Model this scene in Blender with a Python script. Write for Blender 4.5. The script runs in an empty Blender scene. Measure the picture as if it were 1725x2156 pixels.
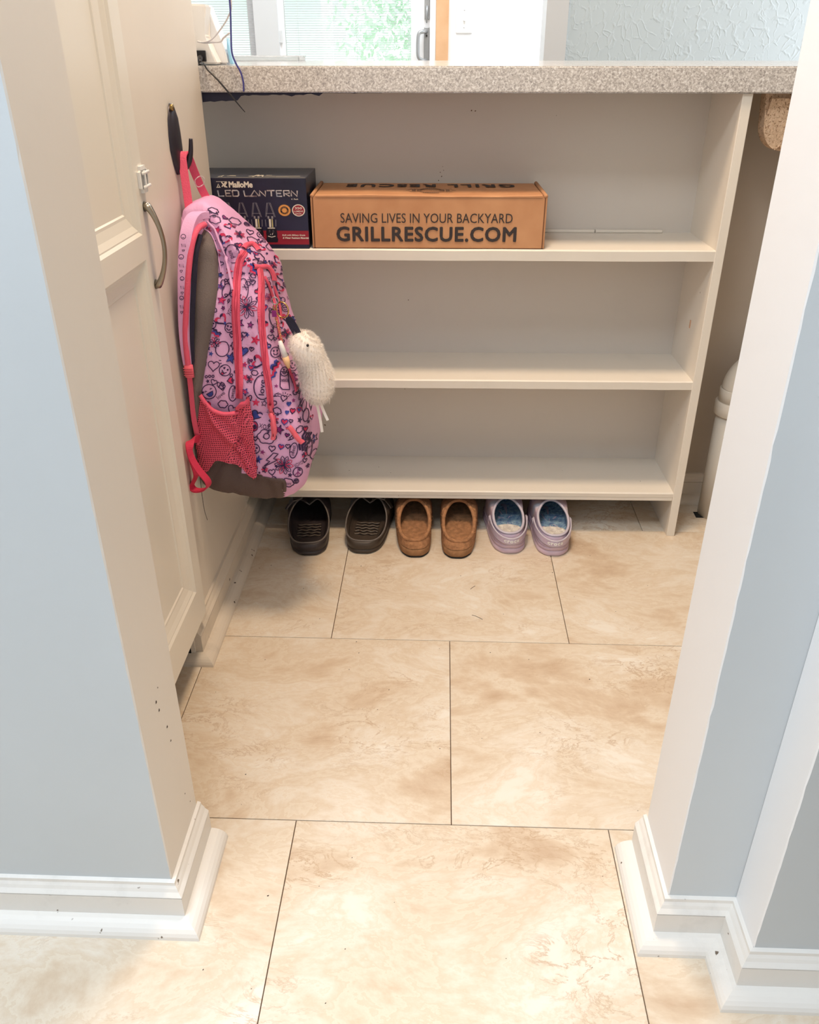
import bpy, bmesh, math, random
from mathutils import Vector, Matrix, noise
from mathutils.bvhtree import BVHTree
random.seed(7)
SC = bpy.context.scene
COL = SC.collection
R = math.radians
pi = math.pi

# ------------------------------------------------------------------ camera
cam_data = bpy.data.cameras.new('camera')
cam = bpy.data.objects.new('camera', cam_data)
COL.objects.link(cam)
cam_data.sensor_fit = 'HORIZONTAL'
cam_data.sensor_width = 36.0
cam_data.lens = 36.0 * 1756.93 / 1725.0
cam_data.clip_start = 0.02
PITCH, YAW = .5078, .0363
_f0 = Vector((-math.sin(YAW), math.cos(YAW), 0)); _u0 = Vector((0, 0, 1)); _r0 = Vector((math.cos(YAW), math.sin(YAW), 0))
_F = _f0 * math.cos(PITCH) - _u0 * math.sin(PITCH); _U = _f0 * math.sin(PITCH) + _u0 * math.cos(PITCH)
cam.matrix_world = Matrix(((_r0.x, _U.x, -_F.x, -.0307), (_r0.y, _U.y, -_F.y, -.8473), (_r0.z, _U.z, -_F.z, .996), (0, 0, 0, 1)))
SC.camera = cam

# ------------------------------------------------------------------ world, lamps, exposure
world = bpy.data.worlds.new('world'); SC.world = world
world.use_nodes = True
bg = world.node_tree.nodes['Background']
bg.inputs['Color'].default_value = (.95, .975, 1.0, 1)
bg.inputs['Strength'].default_value = 2.6

def area_lamp(name, loc, target, size, sizey, power, color):
    d = bpy.data.lights.new(name, 'AREA'); d.shape = 'RECTANGLE'; d.size = size; d.size_y = sizey
    d.energy = power; d.color = color
    o = bpy.data.objects.new(name, d); COL.objects.link(o); o.location = loc
    o.rotation_euler = (Vector(target) - Vector(loc)).to_track_quat('-Z', 'Y').to_euler()
    return o
area_lamp('nook_ceiling_lamp', (-.02, .42, 2.36), (-.02, .42, 0), .30, .30, 24, (1.0, .76, .53))
area_lamp('kitchen_daylight_fill', (-.1, 2.6, 2.40), (-.1, 2.6, 0), 1.2, .8, 38, (.95, .98, 1.0))  # unseen fill added overhead to stand for daylight in the far room
area_lamp('hall_fill_light', (-.62, -.66, 2.41), (-.62, -.66, 0), .8, .6, 37, (.87, .94, 1.0))  # unseen overhead fill added for the cool light in the hall
VS = SC.view_settings
VS.view_transform = 'Standard'; VS.look = 'None'; VS.gamma = 1; VS.use_curve_mapping = False
VS.exposure = 0.04
SC.cycles.max_bounces = 8; SC.cycles.diffuse_bounces = 4; SC.cycles.glossy_bounces = 3
SC.cycles.transmission_bounces = 6; SC.cycles.transparent_max_bounces = 8
SC.cycles.use_denoising = True
SC.cycles.caustics_reflective = False; SC.cycles.caustics_refractive = False

# ------------------------------------------------------------------ materials
def srgb(r, g, b):
    f = lambda c: (c / 255) / 12.92 if c / 255 <= .04045 else ((c / 255 + .055) / 1.055) ** 2.4
    return (f(r), f(g), f(b), 1)

def new_mat(name):
    m = bpy.data.materials.new(name); m.use_nodes = True
    nt = m.node_tree; b = nt.nodes['Principled BSDF']
    return m, nt, b

def plain(name, col, rough=.5, metal=0, spec=.5, bump=0, bscale=200, var=0, vscale=8, **kw):
    m, nt, b = new_mat(name)
    b.inputs['Base Color'].default_value = col; b.inputs['Roughness'].default_value = rough
    b.inputs['Metallic'].default_value = metal; b.inputs['Specular IOR Level'].default_value = spec
    for k, v in kw.items(): b.inputs[k.replace('_', ' ')].default_value = v
    if bump or var:
        tc = nt.nodes.new('ShaderNodeTexCoord')
    if var:
        n = nt.nodes.new('ShaderNodeTexNoise'); n.inputs['Scale'].default_value = vscale; n.inputs['Detail'].default_value = 6
        nt.links.new(tc.outputs['Object'], n.inputs['Vector'])
        mx = nt.nodes.new('ShaderNodeMix'); mx.data_type = 'RGBA'
        mr = nt.nodes.new('ShaderNodeMapRange'); mr.inputs[1].default_value = .3; mr.inputs[2].default_value = .7
        nt.links.new(n.outputs['Fac'], mr.inputs[0]); nt.links.new(mr.outputs[0], mx.inputs[0])
        mx.inputs[6].default_value = [c * (1 - var) for c in col[:3]] + [1]
        mx.inputs[7].default_value = [min(1, c * (1 + var)) for c in col[:3]] + [1]
        nt.links.new(mx.outputs[2], b.inputs['Base Color'])
    if bump:
        n = nt.nodes.new('ShaderNodeTexNoise'); n.inputs['Scale'].default_value = bscale; n.inputs['Detail'].default_value = 4
        nt.links.new(tc.outputs['Object'], n.inputs['Vector'])
        bp = nt.nodes.new('ShaderNodeBump'); bp.inputs['Strength'].default_value = bump; bp.inputs['Distance'].default_value = .002
        nt.links.new(n.outputs['Fac'], bp.inputs['Height']); nt.links.new(bp.outputs[0], b.inputs['Normal'])
    return m

def worn_paint(name, col, dirt=(.20, .13, .08, 1), rough=.45, chips=.71, dirtamt=.25, cscale=60):
    """gloss paint with scattered chips and faint dirty smudges"""
    m, nt, b = new_mat(name)
    N = nt.nodes.new; L = nt.links.new
    tc = N('ShaderNodeTexCoord')
    n1 = N('ShaderNodeTexNoise'); n1.inputs['Scale'].default_value = 9; n1.inputs['Detail'].default_value = 7; n1.inputs['Roughness'].default_value = .65
    L(tc.outputs['Object'], n1.inputs['Vector'])
    r1 = N('ShaderNodeMapRange'); r1.inputs[1].default_value = .56; r1.inputs[2].default_value = .80; r1.inputs[4].default_value = dirtamt
    L(n1.outputs['Fac'], r1.inputs[0])
    a = N('ShaderNodeMix'); a.data_type = 'RGBA'; a.inputs[6].default_value = col; a.inputs[7].default_value = [c * .55 for c in col[:3]] + [1]
    L(r1.outputs[0], a.inputs[0])
    n2 = N('ShaderNodeTexNoise'); n2.inputs['Scale'].default_value = cscale; n2.inputs['Detail'].default_value = 2
    L(tc.outputs['Object'], n2.inputs['Vector'])
    r2 = N('ShaderNodeMapRange'); r2.inputs[1].default_value = chips; r2.inputs[2].default_value = chips + .03
    L(n2.outputs['Fac'], r2.inputs[0])
    c = N('ShaderNodeMix'); c.data_type = 'RGBA'; c.inputs[7].default_value = dirt
    L(r2.outputs[0], c.inputs[0]); L(a.outputs[2], c.inputs[6]); L(c.outputs[2], b.inputs['Base Color'])
    b.inputs['Roughness'].default_value = rough
    n3 = N('ShaderNodeTexNoise'); n3.inputs['Scale'].default_value = 35; n3.inputs['Detail'].default_value = 5
    L(tc.outputs['Object'], n3.inputs['Vector'])
    bp = N('ShaderNodeBump'); bp.inputs['Strength'].default_value = .12; bp.inputs['Distance'].default_value = .003
    L(n3.outputs['Fac'], bp.inputs['Height']); L(bp.outputs[0], b.inputs['Normal'])
    return m

M = {}
M['blue'] = plain('blue_grey_wall_paint', srgb(203, 210, 215), .55, bump=.08, bscale=45, var=.03, vscale=3)
M['blue_shaded'] = plain('blue_grey_wall_paint_shaded', srgb(196, 202, 206), .55, bump=.08, bscale=45, var=.03, vscale=3)  # same wall paint, the far stub's shade put into the colour
M['white'] = worn_paint('white_jamb_paint', srgb(236, 236, 237), chips=.80, dirtamt=.05)
M['jambL'] = worn_paint('shaded_jamb_paint', srgb(228, 222, 214), chips=.765, dirtamt=.08, cscale=28)  # chipped white jamb paint, its dimmer warm light put into the colour
M['trim'] = worn_paint('white_trim_paint', srgb(232, 229, 224), dirt=(.16, .12, .09, 1), chips=.74, dirtamt=.45, cscale=75)
M['trimdirty'] = worn_paint('worn_trim_paint', srgb(222, 212, 198), dirt=(.10, .07, .05, 1), chips=.72, dirtamt=.6, cscale=50)
M['shelf'] = worn_paint('cream_shelf_paint', srgb(228, 221, 210), dirt=(.14, .08, .05, 1), chips=.765, dirtamt=.12, cscale=55)
M['shelfback'] = worn_paint('shelf_back_shaded', srgb(212, 205, 197), dirt=(.2, .15, .1, 1), chips=.80, dirtamt=.08)  # shelf paint darkened, the compartments' shade put into the colour
M['cabinet'] = plain('cream_cabinet_paint', srgb(230, 225, 215), .32, bump=.03, bscale=20)
M['sidewall'] = plain('cream_side_panel_paint', srgb(224, 216, 205), .42, bump=.05, bscale=30, var=.02)
M['dark'] = plain('recess_shade_black', (.01, .009, .008, 1), .9)  # near-black colour that puts deep shade into recesses
M['farwhite'] = plain('far_white_paint', srgb(240, 241, 243), .5)
M['fargrey'] = plain('far_grey_paint', srgb(214, 217, 220), .5)
M['ceiling'] = plain('ceiling_paint', srgb(235, 233, 230), .8)
M['tan'] = plain('tan_wall_paint', srgb(186, 174, 160), .6, var=.04, vscale=6)
M['black'] = plain('black_plastic', (.012, .012, .016, 1), .35)
M['bronze'] = plain('dark_bronze_hook', srgb(56, 52, 62), .38, metal=.5)
M['brass'] = plain('brass_screw', srgb(160, 135, 90), .35, metal=.9)
M['nickel'] = plain('brushed_nickel', srgb(165, 155, 140), .3, metal=1)
M['steel'] = plain('satin_steel', srgb(168, 170, 172), .4, metal=.6)
M['plastic'] = plain('white_plastic', srgb(240, 238, 235), .35)
M['clear'] = plain('clear_plastic', srgb(244, 247, 250), .15, Transmission_Weight=.6, Alpha=.55)
M['pvc'] = plain('pvc_plastic', srgb(222, 214, 202), .38, var=.03)
M['kraft_in'] = plain('kraft_edge', srgb(120, 78, 50), .9)
M['ink'] = plain('black_ink', srgb(52, 44, 44), .7)
M['coral'] = plain('coral_webbing', srgb(236, 92, 122), .7, bump=.5, bscale=600)
M['coralseam'] = plain('deep_coral_zip_teeth', srgb(196, 56, 84), .5)
M['coral2'] = plain('coral_plastic', srgb(240, 104, 124), .4)
M['coraldeep'] = plain('deep_pink_webbing', srgb(208, 48, 84), .7, bump=.4, bscale=600)
M['greyfab'] = plain('grey_nylon', srgb(112, 101, 98), .75, bump=.5, bscale=500, var=.06, vscale=10)
M['browngrey'] = plain('brown_grey_base_fabric', srgb(92, 76, 74), .75, bump=.5, bscale=500)
M['navy'] = plain('navy_mesh', srgb(36, 34, 56), .8, bump=.6, bscale=900)
M['print_navy'] = plain('print_navy', srgb(48, 20, 72), .7)
M['print_red'] = plain('print_red', srgb(204, 44, 92), .7)
M['print_blue'] = plain('print_blue', srgb(52, 66, 150), .7)
M['print_plum'] = plain('print_plum', srgb(140, 40, 120), .7)
M['fabric'] = plain('lilac_pink_fabric', srgb(224, 170, 214), .62, bump=.25, bscale=350, var=.05, vscale=9)
M['gold'] = plain('gold_metal', srgb(214, 176, 110), .22, metal=1)
M['eva'] = plain('black_eva_foam', srgb(52, 45, 47), .5, bump=.2, bscale=300, var=.15, vscale=40)
M['eva2'] = plain('brown_black_eva_foam', srgb(66, 56, 48), .5, bump=.2, bscale=300, var=.15, vscale=40)
M['eva_ridge'] = plain('pale_eva_ridge', srgb(92, 82, 72), .4)  # ridges paler than the footbed
M['eva_edge'] = plain('eva_rim', srgb(105, 98, 94), .45)
M['felt'] = plain('brown_felt', srgb(164, 118, 82), .95, bump=1.0, bscale=260, var=.28, vscale=90)
M['feltdk'] = plain('brown_felt_sole', srgb(158, 116, 80), .95, bump=.8, bscale=300, var=.2, vscale=60)
M['lining'] = plain('dark_lining', srgb(58, 50, 44), .95, bump=.8, bscale=200)
M['rubber'] = plain('black_rubber', srgb(30, 26, 25), .6)
M['crocgrey'] = plain('grey_lilac_rim', srgb(196, 188, 200), .4)
M['fur'] = plain('white_fur', srgb(252, 244, 236), .7)
M['skin'] = plain('pink_plush', srgb(238, 188, 160), .7)
M['leaf'] = plain('pale_leaf', srgb(214, 234, 218), .8)
M['fibre'] = plain('fine_fibre', srgb(206, 150, 100), .9)
M['hair'] = plain('dark_hair', srgb(60, 44, 38), .6)
M['siding'] = plain('house_siding', srgb(225, 228, 235), .8)
M['roof'] = plain('house_roof', srgb(150, 150, 160), .9)
M['grass'] = plain('lawn', srgb(190, 215, 180), .9)
M['slat'] = plain('blind_slat', srgb(238, 243, 248), .5)
M['cordblue'] = plain('blue_violet_cable', srgb(66, 66, 138), .4)
M['cordwhite'] = plain('white_cable', srgb(228, 224, 226), .4)

# floor tile: pale travertine-look vinyl
def tile_mat():
    m, nt, b = new_mat('travertine_tile'); N = nt.nodes.new; L = nt.links.new
    tc = N('ShaderNodeTexCoord'); oi = N('ShaderNodeObjectInfo')
    ml = N('ShaderNodeVectorMath'); ml.operation = 'SCALE'; ml.inputs[0].default_value = (13, 7, 3)
    L(oi.outputs['Random'], ml.inputs[3])
    ad = N('ShaderNodeVectorMath'); L(tc.outputs['Object'], ad.inputs[0]); L(ml.outputs[0], ad.inputs[1])
    mp = N('ShaderNodeMapping'); mp.inputs['Scale'].default_value = (1, 1.7, 1); L(ad.outputs[0], mp.inputs[0])
    n1 = N('ShaderNodeTexNoise'); n1.inputs['Scale'].default_value = 4.6; n1.inputs['Detail'].default_value = 10; n1.inputs['Roughness'].default_value = .66; n1.inputs['Distortion'].default_value = .35
    L(mp.outputs[0], n1.inputs['Vector'])
    cr = N('ShaderNodeValToRGB'); e = cr.color_ramp.elements
    e[0].position = .30; e[0].color = srgb(196, 170, 144)
    e[1].position = .72; e[1].color = srgb(232, 226, 216)
    for p, c in ((.40, (212, 192, 168)), (.47, (224, 211, 192)), (.480, (216, 198, 175)), (.56, (228, 218, 203)), (.568, (222, 207, 187)), (.62, (231, 223, 210))):
        x = e.new(p); x.color = srgb(*c)
    L(n1.outputs['Fac'], cr.inputs[0])
    # broken veins: thin band of a second noise, only where a third one allows
    n2 = N('ShaderNodeTexNoise'); n2.inputs['Scale'].default_value = 12; n2.inputs['Detail'].default_value = 8; n2.inputs['Distortion'].default_value = .7; n2.inputs['Roughness'].default_value = .7
    L(mp.outputs[0], n2.inputs['Vector'])
    sb = N('ShaderNodeMath'); sb.operation = 'SUBTRACT'; sb.inputs[1].default_value = .5; L(n2.outputs['Fac'], sb.inputs[0])
    ab = N('ShaderNodeMath'); ab.operation = 'ABSOLUTE'; L(sb.outputs[0], ab.inputs[0])
    r2 = N('ShaderNodeMapRange'); r2.inputs[1].default_value = 0; r2.inputs[2].default_value = .022; r2.inputs[3].default_value = 1; r2.inputs[4].default_value = 0
    L(ab.outputs[0], r2.inputs[0])
    n3 = N('ShaderNodeTexNoise'); n3.inputs['Scale'].default_value = 4.2; n3.inputs['Detail'].default_value = 4; L(mp.outputs[0], n3.inputs['Vector'])
    r3 = N('ShaderNodeMapRange'); r3.inputs[1].default_value = .50; r3.inputs[2].default_value = .66; L(n3.outputs['Fac'], r3.inputs[0])
    mu = N('ShaderNodeMath'); mu.operation = 'MULTIPLY'; L(r2.outputs[0], mu.inputs[0]); L(r3.outputs[0], mu.inputs[1])
    m2 = N('ShaderNodeMath'); m2.operation = 'MULTIPLY'; m2.inputs[1].default_value = .8; L(mu.outputs[0], m2.inputs[0])
    mx = N('ShaderNodeMix'); mx.data_type = 'RGBA'; mx.inputs[7].default_value = srgb(186, 156, 126)
    L(m2.outputs[0], mx.inputs[0]); L(cr.outputs[0], mx.inputs[6]); L(mx.outputs[2], b.inputs['Base Color'])
    b.inputs['Roughness'].default_value = .42
    bp = N('ShaderNodeBump'); bp.inputs['Strength'].default_value = .08; bp.inputs['Distance'].default_value = .002
    L(n2.outputs['Fac'], bp.inputs['Height']); L(bp.outputs[0], b.inputs['Normal'])
    return m
M['tile'] = tile_mat()
M['grout'] = plain('tile_joint', srgb(96, 72, 52), .9)

def laminate_mat():
    m, nt, b = new_mat('speckled_laminate'); N = nt.nodes.new; L = nt.links.new
    tc = N('ShaderNodeTexCoord')
    n = N('ShaderNodeTexNoise'); n.inputs['Scale'].default_value = 290; n.inputs['Detail'].default_value = 3; n.inputs['Distortion'].default_value = .8
    L(tc.outputs['Object'], n.inputs['Vector'])
    cr = N('ShaderNodeValToRGB'); e = cr.color_ramp.elements
    e[0].position = .30; e[0].color = srgb(148, 143, 141); e[1].position = .68; e[1].color = srgb(230, 229, 228)
    for p, c in ((.42, (176, 171, 168)), (.50, (194, 190, 187)), (.58, (208, 205, 202))):
        x = e.new(p); x.color = srgb(*c)
    L(n.outputs['Fac'], cr.inputs[0]); L(cr.outputs[0], b.inputs['Base Color'])
    b.inputs['Roughness'].default_value = .16; b.inputs['Specular IOR Level'].default_value = .8
    return m
M['laminate'] = laminate_mat()

def texture_wall_mat():
    """crow's-foot plaster: fans of thin raised ridges"""
    m, nt, b = new_mat('stomped_plaster'); N = nt.nodes.new; L = nt.links.new
    tc = N('ShaderNodeTexCoord')
    n0 = N('ShaderNodeTexNoise'); n0.inputs['Scale'].default_value = 9; n0.inputs['Detail'].default_value = 3
    L(tc.outputs['Object'], n0.inputs['Vector'])
    w = N('ShaderNodeVectorMath'); w.operation = 'MULTIPLY_ADD'; w.inputs[1].default_value = (.10, .10, .10)
    L(n0.outputs['Color'], w.inputs[0]); L(tc.outputs['Object'], w.inputs[2])
    v = N('ShaderNodeTexVoronoi'); v.feature = 'DISTANCE_TO_EDGE'; v.inputs['Scale'].default_value = 34
    mp = N('ShaderNodeMapping'); mp.inputs['Scale'].default_value = (1, 1, .6); mp.inputs['Rotation'].default_value = (0, .7, 0)
    L(w.outputs[0], mp.inputs[0]); L(mp.outputs[0], v.inputs['Vector'])
    r = N('ShaderNodeMapRange'); r.inputs[1].default_value = 0; r.inputs[2].default_value = .10; r.inputs[3].default_value = 1; r.inputs[4].default_value = 0
    L(v.outputs['Distance'], r.inputs[0])
    n = N('ShaderNodeTexNoise'); n.inputs['Scale'].default_value = 30; n.inputs['Detail'].default_value = 3; L(tc.outputs['Object'], n.inputs['Vector'])
    r3 = N('ShaderNodeMapRange'); r3.inputs[1].default_value = .42; r3.inputs[2].default_value = .62; L(n.outputs['Fac'], r3.inputs[0])
    mu = N('ShaderNodeMath'); mu.operation = 'MULTIPLY'; L(r.outputs[0], mu.inputs[0]); L(r3.outputs[0], mu.inputs[1])
    bp = N('ShaderNodeBump'); bp.inputs['Strength'].default_value = .38; bp.inputs['Distance'].default_value = .006
    L(mu.outputs[0], bp.inputs['Height']); L(bp.outputs[0], b.inputs['Normal'])
    b.inputs['Base Color'].default_value = srgb(200, 213, 220); b.inputs['Roughness'].default_value = .45
    return m
M['plaster'] = texture_wall_mat()

def ramp_mat(name, scale, stops, rough=.5, bump=0, detail=4, distort=0):
    m, nt, b = new_mat(name); N = nt.nodes.new; L = nt.links.new
    tc = N('ShaderNodeTexCoord')
    n = N('ShaderNodeTexNoise'); n.inputs['Scale'].default_value = scale; n.inputs['Detail'].default_value = detail; n.inputs['Distortion'].default_value = distort
    L(tc.outputs['Object'], n.inputs['Vector'])
    cr = N('ShaderNodeValToRGB'); e = cr.color_ramp.elements
    e[0].position = stops[0][0]; e[0].color = srgb(*stops[0][1]); e[1].position = stops[-1][0]; e[1].color = srgb(*stops[-1][1])
    for p, c in stops[1:-1]:
        x = e.new(p); x.color = srgb(*c)
    L(n.outputs['Fac'], cr.inputs[0]); L(cr.outputs[0], b.inputs['Base Color'])
    b.inputs['Roughness'].default_value = rough
    if bump:
        bp = N('ShaderNodeBump'); bp.inputs['Strength'].default_value = bump; bp.inputs['Distance'].default_value = .004
        L(n.outputs['Fac'], bp.inputs['Height']); L(bp.outputs[0], b.inputs['Normal'])
    return m
M['corbel'] = ramp_mat('pitted_tan_plaster', 210, [(.32, (140, 104, 76)), (.40, (212, 178, 146)), (.7, (236, 206, 176))], .8, .8, 2, 1.2)
M['kraft'] = ramp_mat('kraft_cardboard', 14, [(.3, (186, 132, 92)), (.7, (202, 150, 108))], .75, .05)
M['boxnavy'] = ramp_mat('navy_printed_card', 12, [(.3, (20, 24, 46)), (.7, (36, 40, 66))], .35)
M['boxtop'] = plain('dark_grey_card', srgb(62, 66, 80), .35)
M['boxred'] = plain('dark_red_print', srgb(150, 30, 48), .4)
M['boxwhite'] = plain('cream_print', srgb(228, 220, 205), .5)
M['silver'] = ramp_mat('silver_lettering', 45, [(.35, (110, 95, 100)), (.5, (205, 195, 190)), (.65, (150, 160, 175))], .4)
M['orange'] = plain('gold_badge', srgb(224, 158, 84), .5)
M['yellow'] = plain('pale_yellow_print', srgb(215, 205, 140), .5)
M['lampdark'] = plain('lantern_print', srgb(14, 16, 30), .4)
M['oak'] = ramp_mat('oak_trim', 7, [(.3, (206, 158, 116)), (.7, (226, 184, 144))], .5)
M['croc'] = ramp_mat('marbled_lilac_foam', 16, [(.30, (168, 160, 190)), (.42, (198, 184, 204)), (.52, (190, 170, 190)), (.62, (208, 186, 190)), (.75, (176, 190, 208))], .38)
M['crocsole'] = ramp_mat('mauve_sole', 14, [(.3, (188, 162, 180)), (.5, (204, 182, 196)), (.7, (196, 172, 184))], .45)
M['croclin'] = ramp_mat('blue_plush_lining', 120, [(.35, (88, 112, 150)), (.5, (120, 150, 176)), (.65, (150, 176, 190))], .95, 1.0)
M['crocheel'] = ramp_mat('lit_plush_lining', 120, [(.35, (196, 186, 178)), (.65, (236, 228, 216))], .95, 1.0)  # the lining where light reaches it, light put into the colour

def mesh_mat(scale=1):
    """coral net with small dark holes, laid out by UV"""
    m, nt, b = new_mat('coral_net'); N = nt.nodes.new; L = nt.links.new
    tc = N('ShaderNodeTexCoord')
    v = N('ShaderNodeTexVoronoi'); v.inputs['Scale'].default_value = 1; v.inputs['Randomness'].default_value = .12
    L(tc.outputs['UV'], v.inputs['Vector'])
    r = N('ShaderNodeMapRange'); r.inputs[1].default_value = .26; r.inputs[2].default_value = .34
    L(v.outputs['Distance'], r.inputs[0])
    mx = N('ShaderNodeMix'); mx.data_type = 'RGBA'; mx.inputs[6].default_value = srgb(110, 24, 52); mx.inputs[7].default_value = srgb(240, 92, 120)
    L(r.outputs[0], mx.inputs[0]); L(mx.outputs[2], b.inputs['Base Color'])
    bp = N('ShaderNodeBump'); bp.inputs['Strength'].default_value = .8; bp.inputs['Distance'].default_value = .002
    L(r.outputs[0], bp.inputs['Height']); L(bp.outputs[0], b.inputs['Normal'])
    b.inputs['Roughness'].default_value = .6
    return m
M['net'] = mesh_mat()

# ------------------------------------------------------------------ helpers
def tag(o, label=None, cat=None, group=None, kind=None):
    if label: o['label'] = label
    if cat: o['category'] = cat
    if group: o['group'] = group
    if kind: o['kind'] = kind
    return o

def thing(name, loc, label, cat, group=None, rz=0):
    o = bpy.data.objects.new(name, None); COL.objects.link(o); o.location = loc; o.rotation_euler = (0, 0, rz)
    o.empty_display_size = .05
    return tag(o, label, cat, group)

def world_loc(o):
    v = Vector((0, 0, 0))
    while o is not None:
        v += o.location; o = o.parent
    return v

def obj(name, verts, faces, m, parent=None, smooth=False, local=False, mats=None, uvs=None):
    """verts in world space unless local; stored relative to the parent"""
    me = bpy.data.meshes.new(name)
    off = world_loc(parent) if (parent is not None and not local) else Vector((0, 0, 0))
    me.from_pydata([tuple(Vector(v) - off) for v in verts], [], faces)
    for x in (m if isinstance(m, (list, tuple)) else [m]): me.materials.append(x)
    if mats:
        for p, i in zip(me.polygons, mats): p.material_index = i
    if uvs:
        ul = me.uv_layers.new(name='UVMap')
        for l in me.loops: ul.data[l.index].uv = uvs[l.vertex_index]
    me.validate(); me.update()
    if smooth:
        for p in me.polygons: p.use_smooth = True
    o = bpy.data.objects.new(name, me); COL.objects.link(o)
    if parent is not None: o.parent = parent
    return o

def bm_obj(name, bm, m, parent=None, smooth=False, local=False, mats=False, **kw):
    bmesh.ops.recalc_face_normals(bm, faces=bm.faces)
    vs = [v.co.copy() for v in bm.verts]; bm.verts.index_update()
    fs = [[v.index for v in f.verts] for f in bm.faces]
    mi = [f.material_index for f in bm.faces] if mats else None
    bm.free()
    return obj(name, vs, fs, m, parent, smooth, local, mats=mi, **kw)

def add_box(bm, x0, x1, y0, y1, z0, z1, mi=0):
    v = [bm.verts.new(c) for c in ((x0, y0, z0), (x1, y0, z0), (x1, y1, z0), (x0, y1, z0), (x0, y0, z1), (x1, y0, z1), (x1, y1, z1), (x0, y1, z1))]
    fs = []
    for q in ((3, 2, 1, 0), (4, 5, 6, 7), (0, 1, 5, 4), (1, 2, 6, 5), (2, 3, 7, 6), (3, 0, 4, 7)):
        f = bm.faces.new([v[i] for i in q]); f.material_index = mi; fs.append(f)
    return v, fs

def box(name, x0, x1, y0, y1, z0, z1, m, parent=None, bev=0, seg=2, local=False):
    bm = bmesh.new(); add_box(bm, x0, x1, y0, y1, z0, z1)
    if bev: bmesh.ops.bevel(bm, geom=bm.edges[:], offset=bev, segments=seg, affect='EDGES', profile=.5)
    return bm_obj(name, bm, m, parent, local=local)

def add_tube(bm, pts, r, n=10, closed=False, flat=1.0, up=None, caps=True):
    pts = [Vector(p) for p in pts]; N = len(pts); rings = []
    rr = r if isinstance(r, (list, tuple)) else [r] * N
    ref = Vector(up) if up else None; prev = None
    for i, p in enumerate(pts):
        a = pts[(i - 1) % N] if (closed or i > 0) else p; b = pts[(i + 1) % N] if (closed or i < N - 1) else p
        t = (b - a).normalized()
        if ref is None:
            s = Vector((0, 0, 1)) if abs(t.z) < .9 else Vector((1, 0, 0))
        else: s = ref
        if prev is None or ref is not None: u = s - t * s.dot(t)
        else: u = prev - t * prev.dot(t)
        if u.length < 1e-6: u = Vector((1, 0, 0)) - t * t.x
        u.normalize(); prev = u; w = t.cross(u)
        rings.append([bm.verts.new(p + (u * math.cos(2 * pi * k / n) + w * math.sin(2 * pi * k / n) * flat) * rr[i]) for k in range(n)])
    m = N if closed else N - 1
    for i in range(m):
        A, B = rings[i], rings[(i + 1) % N]
        for k in range(n): bm.faces.new((A[k], A[(k + 1) % n], B[(k + 1) % n], B[k]))
    if caps and not closed:
        bm.faces.new(rings[0][::-1]); bm.faces.new(rings[-1])
    return rings

def tube(name, pts, r, m, parent=None, n=10, closed=False, flat=1.0, up=None, local=False):
    bm = bmesh.new(); add_tube(bm, pts, r, n, closed, flat, up)
    return bm_obj(name, bm, m, parent, True, local)

def ribbon(name, pts, width, thick, wdir, m, parent=None, local=False):
    """flat webbing: rectangular section swept along pts; wdir is the width direction (vector or list)"""
    bm = bmesh.new(); pts = [Vector(p) for p in pts]; rings = []
    ws = width if isinstance(width, (list, tuple)) else [width] * len(pts)
    for i, p in enumerate(pts):
        a = pts[max(0, i - 1)]; b = pts[min(len(pts) - 1, i + 1)]; t = (b - a).normalized()
        w = Vector(wdir[i] if isinstance(wdir, list) else wdir); w = (w - t * w.dot(t)).normalized(); nn = t.cross(w)
        h, k = ws[i] / 2, thick / 2
        rings.append([bm.verts.new(p + w * sx * h + nn * sy * k) for sx, sy in ((-1, -1), (-.9, -1.15), (.9, -1.15), (1, -1), (1, 1), (.9, 1.15), (-.9, 1.15), (-1, 1))])
    for A, B in zip(rings, rings[1:]):
        for k in range(8): bm.faces.new((A[k], A[(k + 1) % 8], B[(k + 1) % 8], B[k]))
    bm.faces.new(rings[0][::-1]); bm.faces.new(rings[-1])
    return bm_obj(name, bm, m, parent, False, local)

def catmull(pts, n=6, closed=False):
    P = [Vector(p) for p in pts]; N = len(P); out = []
    rng = N if closed else N - 1
    for i in range(rng):
        if closed: a, b, c, d = P[(i - 1) % N], P[i], P[(i + 1) % N], P[(i + 2) % N]
        else: a, b, c, d = P[max(0, i - 1)], P[i], P[i + 1], P[min(N - 1, i + 2)]
        for k in range(n):
            t = k / n
            out.append(.5 * ((2 * b) + (c - a) * t + (2 * a - 5 * b + 4 * c - d) * t * t + (3 * b - 3 * c + d - a) * t ** 3))
    if not closed: out.append(P[-1])
    return out

def sweep_profile(name, prof, path, m, parent=None, caps=True):
    """prof: (outward distance, z); path: xy polyline; outward = right-hand side of the path; mitred corners"""
    P = [Vector((p[0], p[1])) for p in path]; bm = bmesh.new(); rings = []
    for i, p in enumerate(P):
        ns = []
        if i > 0: d = (P[i] - P[i - 1]).normalized(); ns.append(Vector((d.y, -d.x)))
        if i < len(P) - 1: d = (P[i + 1] - P[i]).normalized(); ns.append(Vector((d.y, -d.x)))
        n = ns[0] if len(ns) == 1 else (ns[0] + ns[1]) / (1 + ns[0].dot(ns[1]))
        rings.append([bm.verts.new((p.x + n.x * d, p.y + n.y * d, z)) for d, z in prof])
    K = len(prof)
    for A, B in zip(rings, rings[1:]):
        for k in range(K): bm.faces.new((A[k], B[k], B[(k + 1) % K], A[(k + 1) % K]))
    if caps: bm.faces.new(rings[0]); bm.faces.new(rings[-1][::-1])
    return bm_obj(name, bm, m, parent)

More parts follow.
